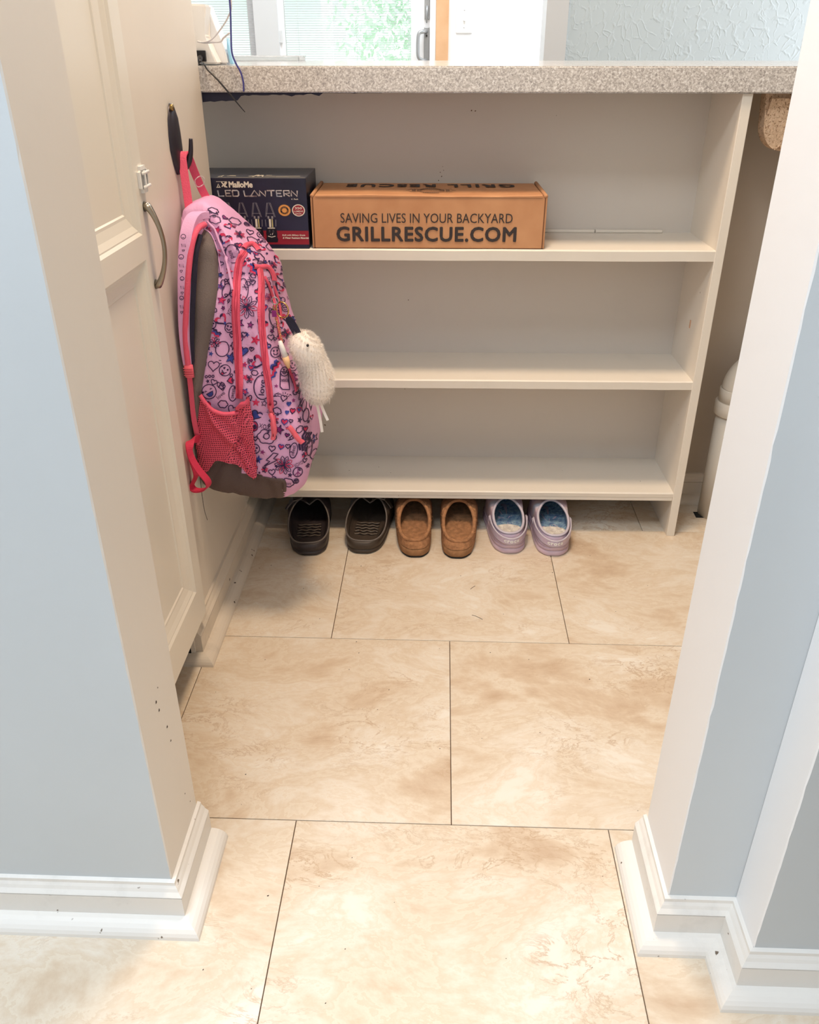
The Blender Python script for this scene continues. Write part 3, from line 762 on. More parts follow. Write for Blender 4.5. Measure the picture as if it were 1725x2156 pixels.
# ================================================================== BOXES ON THE TOP SHELF
# kraft mailer box
BX0, BX1, BY0, BY1, BZ = -.2845, .1715, .8530, 1.0150, S1 + .0012
BT = BZ + .0985
kb = thing('cardboard_box', ((BX0 + BX1) / 2, .92, BZ), 'long brown cardboard box printed in black capitals, on the top shelf', 'box')
bm = bmesh.new(); add_box(bm, BX0 + .004, BX1 - .004, BY0, BY1 - .001, BZ, BT - .002)
bmesh.ops.bevel(bm, geom=bm.edges[:], offset=.0012, segments=2, affect='EDGES')
bm_obj('body', bm, M['kraft'], kb)
# lid: slightly bowed sheet folding down over the front
V = []; F = []; n = 40
for i in range(n + 1):
    x = BX0 + .010 + (BX1 - BX0 - .020) * i / n; bow = .0010 * math.sin(i / n * pi * 2.2) + .0006 * noise.noise((x * 20, 0, 0))
    V += [(x, BY0 - .0012, BT - .0035), (x, BY0 - .0014, BT - .001 + bow), (x, BY0 + .001, BT + .0010 + bow), (x, BY1, BT + .0006), (x, BY1, BT - .0015), (x, BY0 + .0015, BT - .0015)]
for i in range(n):
    for k in range(5): F.append([6 * i + k, 6 * i + k + 1, 6 * (i + 1) + k + 1, 6 * (i + 1) + k])
lid = obj('lid', V, F, M['kraft'], kb)
for sx, xa in ((-1, BX0), (1, BX1)):        # folded side flaps and their dark tuck gaps
    bm = bmesh.new()
    xo, xi = (xa, xa + .0035) if sx < 0 else (xa - .0035, xa)
    add_box(bm, xo, xi, BY0 - .0005, BY1, BZ, BT - .003)
    bmesh.ops.bevel(bm, geom=bm.edges[:], offset=.001, segments=2, affect='EDGES')
    bm_obj('side_flap', bm, M['kraft'], kb)
    tube('folded_edge', [(xa - sx * .0035, BY0 - .0004, BT - .0010), (xa - sx * .0045, BY1, BT + .0008)], .0040, M['kraft'], kb, 12, flat=1.0)
    xg = (xa + .0036, xa + .0050) if sx < 0 else (xa - .0050, xa - .0036)
    tag(box('tuck_gap', xg[0], xg[1], BY0 - .0007, BY0 + .003, BZ + .003, BT - .004, M['kraft_in'], kb), 'dark gap between the flap and the front')
yy = BY0 - .0012
cx = (BX0 + BX1) / 2
t1 = fit_text('SAVING LIVES IN YOUR BACKYARD', .3340, .0178, 0.0)
t2 = fit_text('GRILLRESCUE.COM', .3500, .0265, 0, spacing=1.08)
flat_print([(t1[0], t1[1], 0)], lambda x, z: (cx - .0040 + x, yy, BZ + .0570 + z), [M['ink']], 'slogan_print', kb)
flat_print([(a, b, 0) for a, b in strike(t2, .0011)], lambda x, z: (cx - .0040 + x, yy, BZ + .0270 + z), [M['ink']], 'web_address_print', kb, lift=(0, -1, 0))
# top of the lid: words upside down to the viewer, badge nearer the front
t3 = fit_text('GRILL RESCUE', .340, .029, 0, spacing=1.2)
top = lambda x, y: (cx + .004 - x, BY0 + .118 - y * 1.25, BT + .0020)
flat_print([(a, b, 0) for a, b in strike(t3, .0014)], top, [M['ink']], 'lid_print', kb, lift=(0, 0, 1))['kind'] = 'stuff'
bd = []
def ell(a, b, n=48): return [(a * math.cos(2 * pi * k / n), b * math.sin(2 * pi * k / n)) for k in range(n)]
bd.append((*stroke2d(ell(.0265, .0155), .0012, True), 0)); bd.append((*stroke2d(ell(.0240, .0132), .0008, True), 0)); bd.append((*stroke2d(ell(.0215, .0110), .0006, True), 0))
for s in (-1, 1):
    w = [(.024, .0085), (.033, .0135), (.038, .0120), (.043, .0040), (.049, 0), (.043, -.0045), (.038, -.0125), (.033, -.0140), (.024, -.0090)]
    bd.append((*stroke2d([(s * a, b) for a, b in w], .0010), 0))
    for k in (0, 1, 2): bd.append((*stroke2d([(s * (.031 + .0025 * k), -.005), (s * (.031 + .0025 * k), .005)], .0012), 0))
    bd.append((*stroke2d([(s * .029, -.0055), (s * .038, -.0055)], .0012), 0)); bd.append((*stroke2d([(s * .029, .0055), (s * .038, .0055)], .0012), 0))
for k in range(-4, 5): bd.append((*stroke2d([(k * .0035 - .0012, .0190 - abs(k) * .0005), (k * .0035 + .0012, .0190 - abs(k) * .0005)], .0026), 0))
for k in range(6): bd.append((*stroke2d([(-.012 + .0045 * k, .004 * math.sin(k * 2)), (-.009 + .0045 * k, .003 * math.cos(k * 3))], .0009), 0))
for k in range(14):
    a = pi + pi * (k + .5) / 14; bd.append((*disc2d(.0245 * math.cos(a) * .8, .0170 * math.sin(a), .0016, 6), 0))
flat_print(bd, lambda x, y: (cx + .004 - x, BY0 + .052 - y * 1.7, BT + .0022), [M['ink']], 'badge_print', kb)

# dark lantern box
LX0, LX1, LY0, LY1, LZ = -.535, -.2905, .8500, 1.0000, S1 + .0008
LT = LZ + .1300
lb = thing('lantern_box', (-.41, .92, LZ), 'dark navy printed lantern box with a red stripe, left end of the top shelf', 'box')
bm = bmesh.new(); v, fs = add_box(bm, LX0, LX1, LY0, LY1, LZ, LT)
fs[1].material_index = 1; fs[3].material_index = 0
bmesh.ops.bevel(bm, geom=bm.edges[:], offset=.0008, segments=1, affect='EDGES')
bm_obj('carton', bm, [M['boxnavy'], M['boxtop']], lb, mats=True)
W_, H_ = .1670, .1300     # printed area: x measured from the right edge leftwards in box-face units (0..240, 0..185)
# face coordinates: u 0..1500 right, v downwards, from the artwork; map to the face
def face(u, v): return (LX1 - (1448 - u) / 1448 * .1985, LY0 - .0006, LT - (v - 270) / 1070 * .1300)
I = []
def L2(pts, w, k, closed=False): I.append((*stroke2d(pts, w, closed), k))
def R2(a, b, c, d, k): I.append((*rect2d(a, b, c, d), k))
def T2(txt, cx_, cy_, w, h, k, bold=0, shear=0, sp=1.0):
    V, F = fit_text(txt, w, h, bold, shear, sp); I.append(([(x + cx_, cy_ - y) for x, y in V], F, k))
mats = [M['boxwhite'], M['boxred'], M['silver'], M['orange'], M['yellow'], M['lampdark'], M['boxnavy'], M['steel']]
R2(-330, 1447, 1065, 1280, 1)
flat_print(I, face, mats, 'red_stripe_print', lb); I = []
face2 = lambda u, v: (face(u, v)[0], LY0 - .0010, face(u, v)[2])
[I.append((a, b, 0)) for a, b in strike(([(x + 535, 368 - y) for x, y in fit_text('MalloMe', 325, 84)[0]], fit_text('MalloMe', 325, 84)[1]), 5)]
L2([(190, 412), (255, 412)], 6, 0); L2([(222, 360), (205, 405), (240, 405)], 12, 0, True); L2([(195, 325), (350, 325)], 6, 0)
for a in ((270, 330, 320, 410), (330, 330, 270, 400), (345, 335, 300, 400), (290, 370, 345, 410)): L2([(a[0], a[1]), (a[2], a[3])], 16, 0)
gl = {'L': [[(0, 0), (12, 100), (100, 100)]], 'E': [[(100, 0), (8, 0), (14, 100), (100, 100)], [(10, 50), (85, 50)]], 'D': [[(0, 0), (80, 0), (100, 20), (100, 82), (85, 100), (5, 100), (0, 0)]],
      'A': [[(0, 100), (52, 0), (110, 100)], [(0, 100), (80, 100)]], 'N': [[(0, 100), (0, 0), (95, 100), (100, 0)]], 'T': [[(0, 0), (110, 0)], [(60, 0), (60, 100)]], 'R': [[(5, 100), (0, 0), (95, 0), (100, 45), (20, 50), (100, 100)]]}
xs = [('L', 205, 85), ('E', 305, 85), ('D', 410, 85), ('L', 570, 95), ('A', 665, 105), ('N', 790, 85), ('T', 895, 100), ('E', 1020, 85), ('R', 1130, 80), ('N', 1235, 85)]
for ch, x0, w in xs:
    for s in gl[ch]: L2([(x0 + p[0] * w / 100, 455 + p[1] * .85) for p in s], 20, 2)
T2('4  Pack', 1280, 582, 100, 20, 0, .02)
T2('Built with Military Grade', 1232, 1135, 330, 30, 0, .03, .2)
T2('& Water Resistant Materials', 1260, 1175, 375, 30, 0, .03, .2)
L2([(1075, 1215), (1330, 1215)], 3, 1)
flat_print(I, face2, mats, 'lettering_print', lb, lift=(0, -1, 0))['kind'] = 'stuff'; I = []
for k, cxl in enumerate((135, 325, 520, 715, 910)):      # the five lantern pictures
    for dx in (0, 14):
        L2([(cxl - 62 + dx, 850), (cxl - 30 + dx, 640), (cxl + 20 - dx, 640), (cxl + 78 - dx, 855)], 5, 7)
    L2([(cxl - 52, 800), (cxl + 60, 800)], 6, 7)
    for s in (-1, 1): L2([(cxl + 5 + s * 75, 895), (cxl + 5 + s * 70, 1000)], 7, 7)
    R2(cxl - 20, cxl + 10, 885, 1010, 0); R2(cxl + 22, cxl + 36, 885, 1015, 4)
    R2(cxl - 35, cxl - 10, 840, 880, 7); R2(cxl + 20, cxl + 45, 840, 880, 7)
    I.append(([(cxl - 70, 1035), (cxl + 85, 1035), (cxl + 80, 1060), (cxl + 88, 1110), (cxl + 82, 1160), (cxl + 95, 1200), (cxl + 85, 1245), (cxl - 65, 1245), (cxl - 78, 1200), (cxl - 65, 1160), (cxl - 72, 1110), (cxl - 64, 1060)], [list(range(12))], 5))
    L2([(cxl - 45, 1025), (cxl + 60, 1025)], 14, 0)
    L2([(cxl - 48, 1150), (cxl + 5, 1165), (cxl + 58, 1150)], 12, 0)
    L2([(cxl - 15, 1130), (cxl - 8, 1115)], 9, 0); L2([(cxl + 12, 1130), (cxl + 25, 1100)], 9, 0)
    for yv in (1060, 1082): L2([(cxl - 30, yv), (cxl - 10, yv)], 4, 7); L2([(cxl + 20, yv), (cxl + 45, yv)], 4, 7)
I.append((*disc2d(1123, 752, 92, 64, star=.88), 3)); I.append((*disc2d(1322, 752, 92, 48), 0))
flat_print(I, face2, mats, 'lantern_picture', lb, lift=(0, -.12, 0)); I = []
face3 = lambda u, v: (face(u, v)[0], LY0 - .0013, face(u, v)[2])
I.append((*disc2d(1123, 752, 60, 40), 5)); I.append((*disc2d(1322, 752, 78, 48), 1))
flat_print(I, face3, mats, 'badge_ground', lb); I = []
face4 = lambda u, v: (face(u, v)[0], LY0 - .0016, face(u, v)[2])
I.append((*disc2d(1123, 752, 36, 30), 3)); T2('350', 1322, 718, 100, 34, 0, .02); T2('LUMENS', 1322, 765, 128, 24, 0, .015); T2('EACH', 1318, 802, 82, 22, 0, .015)
for k in range(22):
    if k % 11 < 9: a = 2 * pi * k / 22; L2([(1123 + 44 * math.cos(a), 752 + 44 * math.sin(a)), (1123 + 53 * math.cos(a), 752 + 53 * math.sin(a))], 5, 3)
flat_print(I, face4, mats, 'badge_print', lb, lift=(0, -1, 0)); I = []
# silvery edge line and print on the box lid
topf = lambda u, v: (face(u, 0)[0], LY0 + v, LT + .0005)
for a, b, c in ((205, 1440, .003),): L2([(a, c), (b, c)], .0012, 0)
flat_print([(*stroke2d([(topf(205, 0)[0], LY0 + .002), (LX1 - .002, LY0 + .002)], .0016), 0)] +
           [(*stroke2d([(x0, y0), (x1, y1)], .0035), 0) for x0, y0, x1, y1 in [(face(a, 0)[0], LY0 + b, face(c, 0)[0], LY0 + d) for a, b, c, d in
            ((210, .012, 262, .030), (262, .012, 225, .024), (320, .022, 445, .022), (340, .030, 430, .030), (630, .018, 680, .026), (690, .012, 740, .045), (740, .045, 760, .014), (760, .014, 800, .040), (800, .040, 830, .014), (850, .02, 1000, .02), (860, .034, 940, .034), (1010, .018, 1350, .022))]],
           lambda x, y: (x, y, LT + .0005), [M['boxwhite']], 'lid_print', lb)
flat_print([(*stroke2d([(.865, LZ + .10), (.975, LZ + .085)], .012), 0), (*stroke2d([(.87, LZ + .122), (.87, LZ + .004)], .0012), 0)], lambda y, z: (LX1 + .0005, y, z), [M['boxtop']], 'side_print', lb)

# ================================================================== WALL HOOK
hk = thing('coat_hook', (WLX, .628, .86), 'dark bronze leaf-shaped wall hook screwed to the cream side panel', 'hook')
bm = bmesh.new(); st = [(.918, .004), (.912, .011), (.895, .022), (.872, .028), (.850, .029), (.832, .022), (.820, .016), (.812, .010)]
rings = []
for z, w in st:
    ring = []
    for k in range(9):
        a = pi * k / 8; ring.append(bm.verts.new((WLX + .0005 + .0085 * math.sin(a) ** .8 * min(1, w / .015), .628 + w * math.cos(a), z)))
    rings.append(ring)
for A, B in zip(rings, rings[1:]):
    for k in range(8): bm.faces.new((A[k], A[k + 1], B[k + 1], B[k]))
bm.faces.new(rings[0]); bm.faces.new(rings[-1][::-1])
bm_obj('mount_plate', bm, M['bronze'], hk, True)
tube('prong', catmull([(WLX + .004, .634, .822), (WLX + .012, .634, .8225), (WLX + .019, .634, .831), (WLX + .024, .634, .846), (WLX + .0265, .634, .8655)], 6), [.0085 - .0002 * k for k in range(25)], M['bronze'], hk, 12, flat=.8, up=(0, 1, 0))
tube('screw', [(WLX + .004, .618, .9125), (WLX + .0085, .618, .9125)], .0052, M['brass'], hk, 14)

# ================================================================== BACKPACK
# the print artwork and trim are placed in image pixels, mapped by a camera-projection fit to the bag's side plane (y = .51) and laid onto the cloth
BASE_EDGE = [(415, 978), (449, 974), (462, 967), (480, 966), (500, 973), (513, 982), (526, 997), (600, 1011)]
DIR = Vector((-.2051, .9297, -.3058)).normalized()
def plane_pt(u, v, y=.51):  # u, v are image pixels; quadratic fit of the camera's projection onto the plane
    a, b = (u - 520) / 100, (v - 720) / 100
    q = (1, a, b, a * a, a * b, b * b)
    cx_ = (-.354038, .080921, -.007979, -.000176, .00234, -.000225); cz_ = (.562862, .000894, -.082806, -.000002, .000201, -.002378)
    p = Vector((sum(i * j for i, j in zip(q, cx_)), .51, sum(i * j for i, j in zip(q, cz_))))
    return p + DIR * ((y - .51) / DIR.y)
bp_root = thing('backpack', (-.37, .64, .50), 'lilac doodle-print backpack with coral trim hanging from the bronze hook', 'backpack')
OUT = catmull([(-.466, .7384), (-.4642, .7503), (-.4601, .7609), (-.4467, .7695), (-.4338, .7718), (-.4193, .7665), (-.3981, .7496), (-.3706, .7139), (-.3534, .6943), (-.3404, .6762),
               (-.329, .6488), (-.3231, .6018), (-.3156, .5518), (-.299, .4871), (-.2786, .4156), (-.267, .3564), (-.2716, .3004), (-.2893, .2606), (-.317, .2433), (-.36, .238), (-.41, .250), (-.4665, .272), (-.4688, .34), (-.4688, .42), (-.4690, .50), (-.4690, .58), (-.4680, .66)], 7, True)
def interp(x, ks):
    if x <= ks[0][0]: return ks[0][1]
    for (a, p), (b, q) in zip(ks, ks[1:]):
        if x <= b: t = (x - a) / (b - a); return p + (q - p) * (t * t * (3 - 2 * t))
    return ks[-1][1]
halfw = lambda z: interp(z, [(.24, .105), (.30, .132), (.45, .137), (.60, .118), (.70, .085), (.76, .055), (.79, .035)])
rings_def = []
for i in range(15): t = i / 14; rings_def.append((-1 + .05 * (1 - t) ** 2 * 0 + (.0 if t < .7 else .10 * ((t - .7) / .3) ** 2), 1 - t ** .8 * .97))
rings_def = [(-1.0, s) for s in (.97, .85, .74, .64, .55, .46, .38, .31, .25, .19)] + [(-.985, .14), (-.96, .095), (-.92, .055), (-.86, .025), (-.76, .006), (-.6, 0), (-.4, 0), (-.2, 0), (0, 0), (.2, 0), (.4, 0), (.6, 0), (.78, .012), (.9, .05), (.97, .12), (1.0, .3), (1.0, .6), (1.0, .95)]
V = []; F = []; mi = []; K = len(OUT)
for (yr, s) in rings_def:
    for o in OUT:
        x, z = o.x, o.y
        tx, tz = -.378, min(max(z, .40), .68)
        px, pz = x + (tx - x) * s, z + (tz - z) * s
        hw = halfw(z + (tz - z) * s * .8)
        y = .64 + yr * hw
        wall = x < -.460
        if not wall:       # soft creases
            k = min(1, (px + .47) / .05)
            y += k * (.0125 * noise.noise((px * 24 + 3, y * 6, pz * 7)) + .0050 * noise.noise((px * 60, 9, pz * 24)) + .002 * noise.noise((px * 140, 2, pz * 70)))
            if s < .06: px += .004 * noise.noise((yr * 3, pz * 16, 4)) + .0025 * noise.noise((yr * 6, pz * 40, 1))
        # fold behind the first zip and dent over the front pocket
        y += .010 * math.exp(-((px - (-.392 + .06 * (.62 - pz))) / .008) ** 2) * (1 if .42 < pz < .70 and yr < -.8 else 0)
        y += .006 * math.exp(-((pz - .435 - .25 * (px + .33)) / .010) ** 2) * (1 if px > -.36 and yr < -.6 else 0)
        V.append((max(px, WLX + .001), y, pz))
for j in range(len(rings_def) - 1):
    for k in range(K):
        F.append([j * K + k, j * K + (k + 1) % K, (j + 1) * K + (k + 1) % K, (j + 1) * K + k])
F.append([k for k in range(K)][::-1]); F.append([(len(rings_def) - 1) * K + k for k in range(K)])
for f in F:
    c = sum((Vector(V[i]) for i in f), Vector()) / len(f)
    q = c - DIR * ((c.y - .51) / DIR.y); uu, vv = 520, 720
    for _ in range(5):
        e_ = plane_pt(uu, vv) - q; uu -= e_.x / .0809 * 100; vv += e_.z / .0835 * 100
    edge = interp(uu, [(415, 978), (449, 974), (462, 967), (480, 970), (500, 979), (513, 990), (526, 1003), (600, 1011)])
    mi.append(1 if (vv > edge and uu < 599 and c.z < .36) or (c.z < .262 and c.x < -.32) else 0)
body = obj('main_body', V, F, [M['fabric'], M['browngrey']], bp_root, True, mats=mi)
TREE = BVHTree.FromPolygons([Vector(v) for v in V], F)
def on_bag(u, v, off=.0008, fall=None):
    p = plane_pt(u, v)
    h = TREE.ray_cast(p - DIR * .25, DIR, .6)
    if h[0] is None:
        return None if fall is None else plane_pt(u, v, fall)
    n = h[1] if h[1].dot(DIR) < 0 else -h[1]
    return h[0] + n * off - DIR * off * .4
def drape(name, pts, w, m, thick=.0018, base=.0012, parent=bp_root, taper=None, raise_mid=0, seg=4):
    """strip of trim sewn onto the cloth along image-pixel points"""
    P = catmull([(p[0], p[1], 0) for p in pts], seg); V = []; F = []; C = 7
    for i, p in enumerate(P):
        t = (P[min(i + 1, len(P) - 1)] - P[max(i - 1, 0)]).normalized(); n = Vector((-t.y, t.x, 0))
        ww = w if taper is None else w * taper(i / (len(P) - 1))
        for k in range(C):
            s = k / (C - 1) * 2 - 1
            off = base + thick * (1 - abs(s) ** 4) + raise_mid * math.exp(-(s / .28) ** 2)
            q = p + n * ww / 2 * s
            r = on_bag(q.x, q.y, off)
            if r is None:
                r = on_bag(p.x + (520 - p.x) * .04, p.y, off) or plane_pt(q.x, q.y, .56)
            V.append(r)
    for i in range(len(P) - 1):
        for k in range(C - 1): F.append([i * C + k, i * C + k + 1, (i + 1) * C + k + 1, (i + 1) * C + k])
    return obj(name, V, F, m, parent, True)

# grey back padding seen at the side
def patch(name, left, right, m, off, n=30, c=8, parent=bp_root, bulge=0, uv=None, fold=None):
    Lp = catmull([(a, b, 0) for a, b in left], 8); Rp = catmull([(a, b, 0) for a, b in right], 8)
    V = []; F = []; UV = []
    for i in range(n + 1):
        t = i / n
        a = Lp[min(len(Lp) - 1, round(t * (len(Lp) - 1)))]; b = Rp[min(len(Rp) - 1, round(t * (len(Rp) - 1)))]
        for k in range(c + 1):
            s = k / c; q = a.lerp(b, s)
            e = min(1, 6 * min(s, 1 - s, t + .02, 1 - t + .02))
            o = off * (.35 + .65 * e) + bulge * math.sin(pi * s) * math.sin(pi * min(1, t * 1.0)) + (fold(s, t) if fold else 0)
            r = on_bag(q.x, q.y, o)
            if r is None: r = plane_pt(q.x, q.y, .515) if q.x < 470 else plane_pt(q.x, q.y, .53)
            V.append(r); UV.append((q.x / uv, q.y / uv) if uv else (0, 0))
    for i in range(n):
        for k in range(c): F.append([i * (c + 1) + k, i * (c + 1) + k + 1, (i + 1) * (c + 1) + k + 1, (i + 1) * (c + 1) + k])
    o = obj(name, V, F, m, parent, True, uvs=UV if uv else None)
    return o
patch('back_padding', [(424, 470), (412, 500), (405, 540), (402, 600), (402, 680), (402, 760), (404, 830), (408, 900), (412, 960)],
      [(432, 470), (444, 495), (453, 525), (457, 575), (455, 620), (448, 680), (438, 740), (429, 800), (423, 850), (420, 900), (418, 960)], M['greyfab'], .0045, bulge=.006)
# zips
def zipper(pts, w=12):
    z = drape('zip_tape', pts, w, M['coral'], .0016, .0014)
    [drape('zip_teeth', [(a + d, b) for a, b in pts], w * .13, M['coralseam'], .0007, .0030, parent=z) for d in (-1.6, 1.6)]; return z
zipper([(512, 522), (503, 545), (498, 580), (496, 620), (496, 665), (499, 710), (502, 760), (504, 800), (504, 838)], 17)
zipper([(545, 556), (549, 590), (549, 630), (550, 680), (555, 730), (561, 780), (567, 825), (570, 858)], 14)
drape('piping', [(556, 575), (570, 605), (580, 640), (587, 690), (597, 735), (610, 780), (622, 812), (624, 828)], 5, M['coral'], .0020, .0012)
drape('piping', [(577, 590), (587, 620), (592, 645), (595, 668)], 5, M['coral'], .0020, .0012)
drape('pocket_trim', [(509, 514), (517, 500), (528, 493), (538, 500), (543, 508)], 12, M['coral'], .0026, .0012)
drape('pocket_trim', [(531, 556), (548, 553), (561, 548), (570, 553), (577, 566), (579, 578)], 12, M['coral'], .0026, .0012)
drape('seam_piping', [(425, 470), (438, 482), (449, 505), (457, 540), (462, 570)], 4, M['fabric'], .0022, .0012)
drape('seam_piping', [(430, 452), (446, 470), (458, 500), (470, 530), (482, 570), (489, 610)], 5, M['fabric'], .0026, .0012)
# zip sliders and pulls
sl = drape('zip_slider', [(568, 848), (571, 868)], 9, M['coral2'], .0050, .0020)
pl = drape('zip_pull', [(571, 866), (575, 880), (577, 900), (576, 922)], 13, M['coral2'], .0030, .0065)
drape('zip_pull', [(606, 896), (612, 903), (622, 917), (633, 931)], 9.5, M['coral2'], .0030, .0045)
# mesh side pocket
fold = lambda s, t: .0060 * math.exp(-((s - (.15 + .75 * t)) / .07) ** 2) - .002 * math.exp(-((s - (.30 + .75 * t)) / .06) ** 2)
rim = [(425, 826), (436, 842), (452, 857), (472, 864), (492, 863), (510, 852), (522, 838), (526, 829)]
bot = [(417, 988), (436, 992), (449, 975), (458, 966), (480, 971), (503, 978), (515, 992), (529, 1005), (543, 1004)]
n, c = 34, 26
Rm = catmull([(a, b, 0) for a, b in rim], 8); Bt = catmull([(a, b, 0) for a, b in bot], 8)
V = []; F = []; UV = []
for i in range(n + 1):
    t = i / n
    for k in range(c + 1):
        s = k / c; a = Rm[round(s * (len(Rm) - 1))]; b = Bt[round(s * (len(Bt) - 1))]
        q = a.lerp(b, t); q.x += (-7 if s < .5 else 4) * math.sin(pi * t) * abs(s - .5) * 1.2
        o = .004 + .006 * math.sin(pi * s) * (1 - t * .6) + fold(s, t)
        r = on_bag(q.x, q.y, o) or plane_pt(q.x, q.y, .512)
        V.append(r); UV.append((q.x / 4.0 + q.y * .05, q.y / 4.4))
for i in range(n):
    for k in range(c): F.append([i * (c + 1) + k, i * (c + 1) + k + 1, (i + 1) * (c + 1) + k + 1, (i + 1) * (c + 1) + k])
netp = obj('side_pocket', V, F, M['net'], bp_root, True, uvs=UV)
drape('pocket_binding', [(a, b + 2) for a, b in rim], 8.5, M['coral'], .0040, .0085, parent=netp, seg=6)
# seam between the print and the grey-brown base
drape('base_seam', [(416, 978), (432, 980), (449, 974), (462, 966), (480, 965), (500, 973), (513, 983), (526, 998), (543, 1005), (560, 1008), (580, 1010), (595, 1011), (599, 1016), (600, 1024), (600, 1032), (600, 1038)], 8, M['browngrey'], .0016, .0004, seg=5)
# shoulder strap: padded, printed, piped in coral, then webbing and loop
def on_y(u, v, y): return plane_pt(u, v, y)
sp = [on_y(u, v, y) for u, v, y in ((424, 438, .575), (407, 446, .553), (397, 465, .535), (391, 500, .518), (389, 550, .508), (389, 610, .500), (389, 680, .497), (392, 730, .495), (397, 768, .4945))]
sp = catmull([(max(p.x, WLX + .0105), p.y, p.z) for p in sp], 6)
n = len(sp)
st_ = ribbon('shoulder_strap', sp, [.020 - .004 * abs(i / n - .3) - (.006 * max(0, i / n - .6) / .4) for i in range(n)], .010, (1, 0, 0), M['fabric'], bp_root)
pp_ = [on_y(u, v, y) for u, v, y in ((426, 462, .560), (415, 474, .540), (408, 495, .522), (402, 530, .511), (398, 580, .502), (395, 640, .497), (393, 700, .4945), (396, 745, .493), (400, 775, .4925))]
pp_ = catmull([(max(p.x, WLX + .006), p.y - .002, p.z) for p in pp_], 6)
tube('strap_piping', pp_, .0048, M['coral'], st_, 10)
ns_ = [on_y(u, v, y) for u, v, y in ((415, 490, .535), (408, 530, .520), (405, 590, .511), (402, 660, .506), (401, 720, .503), (404, 780, .501), (408, 830, .499), (410, 870, .5))]
ribbon('strap_backing', catmull([(p.x + .002, p.y, p.z) for p in ns_], 5), .010, .004, (1, .2, 0), M['navy'], st_)
wb = [on_y(u, v, y) for u, v, y in ((398, 772, .492), (402, 800, .4925), (406, 840, .493), (410, 880, .494), (416, 912, .497), (421, 935, .503))]
ribbon('strap_webbing', catmull([(max(p.x, WLX + .004), p.y, p.z) for p in wb], 5), .0085, .0024, (1, 0, 0), M['coral'], bp_root)
b0 = on_y(401, 784, .4905)
tube('ladder_buckle', [b0 + Vector((0, 0, .014)), b0 + Vector((0, 0, .0135)), b0 - Vector((0, 0, .008)), b0 - Vector((0, 0, .0085))], [.006, .0078, .0078, .006], M['coral2'], bp_root, 14, flat=.6)
for dz in (.009, .005, .001, -.003): tube('ladder_bar', [b0 + Vector((-.0078, -.0050, dz)), b0 + Vector((.0078, -.0050, dz))], .0010, M['coral2'], bp_root, 6)
lpx = [(419, 922, .498), (405, 923, .490), (402, 935, .486), (407, 955, .482), (422, 980, .480), (438, 1000, .482), (441, 1012, .486), (432, 1022, .491), (414, 1024, .494), (405, 1016, .495), (411, 1004, .497), (415, 992, .498), (411, 975, .499), (405, 958, .500)]
lp = catmull([(max(p.x, WLX + .002), p.y, p.z) for p in [plane_pt(u + 2, v, y - .030 * min(1, k / 2)) for k, (u, v, y) in enumerate(lpx)]], 5)
ribbon('strap_loop', lp, .0140, .0020, (.45, 1, .10), M['coraldeep'], bp_root)
# haul loop over the hook prong
g = [(-.4545, .612, .757), (-.4560, .616, .785), (-.4580, .620, .815), (-.4590, .624, .838), (-.4565, .632, .8445), (-.4535, .642, .836), (-.4500, .654, .812), (-.4440, .664, .785), (-.4380, .668, .768)]
gl_ = catmull(g, 5)
ribbon('haul_loop', gl_, [.0135 if i < 18 else .0135 for i in range(len(gl_))], .0026, [Vector((1, .35, 0)).normalized()] * len(gl_), M['coral'], bp_root)
tag(tube('clear_tag_loop', catmull([(-.447, .640, .800), (-.440, .648, .806), (-.434, .652, .802), (-.436, .650, .793), (-.444, .642, .790)], 5, True), .0009, M['clear'], bp_root, 6, closed=True), 'clear plastic loop round the top handle')
# thread hanging below
tag(tube('loose_thread', catmull([plane_pt(*p) for p in ((422, 1004, .5), (424, 1025, .5), (427, 1050, .5), (431, 1075, .5), (437, 1095, .5))], 5), .0005, M['hair'], bp_root, 5), 'dark loose thread hanging below the bag')

# ---- doodle print
doodles = {0: ([], []), 1: ([], []), 2: ([], []), 3: ([], [])}
def lay(V2, F2, k, off=.0009):
    V, F = doodles[k]; pts = [None if (x < 600 and y > interp(x, BASE_EDGE)) else on_bag(x, y, off) for x, y in V2]
    b = len(V); idx = {}
    for i, p in enumerate(pts):
        if p is not None: idx[i] = len(V); V.append(p)
    for f in F2:
        if all(i in idx for i in f):
            q = [pts[i] for i in f]
            if max((a - b_).length for a in q for b_ in q) < .03: F.append([idx[i] for i in f])
def dl(pts, w=1.3, k=0, closed=False):
    w *= 1.45
    P = [Vector(p) for p in pts] + ([Vector(pts[0])] if closed else []); Q = []
    for a, b in zip(P, P[1:]):
        m = max(1, int((b - a).length / 3.2))
        Q += [a.lerp(b, i / m) for i in range(m)]
    Q.append(P[-1]); lay(*stroke2d(Q, w), k)
CENT = []
def rot(pts, cx, cy, a, s=1.0):
    if s > 2: CENT.append((cx, cy, s))
    elif len(pts) > 8: CENT.append((cx, cy, max(abs(p[0]) for p in pts)))
    ca, sa = math.cos(a), math.sin(a); return [(cx + (x * ca - y * sa) * s, cy + (x * sa + y * ca) * s) for x, y in pts]
def heart_pts(n=22):
    return [(.0625 * 16 * math.sin(t) ** 3, -.0625 * (13 * math.cos(t) - 5 * math.cos(2 * t) - 2 * math.cos(3 * t) - math.cos(4 * t))) for t in [2 * pi * i / n for i in range(n)]]
def heart(x, y, s, a=0, fill=None, w=1.3, k=0):
    P = rot(heart_pts(), x, y, a, s)
    if fill is not None: lay([(x, y)] + P, [[0, 1 + i, 1 + (i + 1) % len(P)] for i in range(len(P))], fill, .0007)
    dl(P, w, k, True)
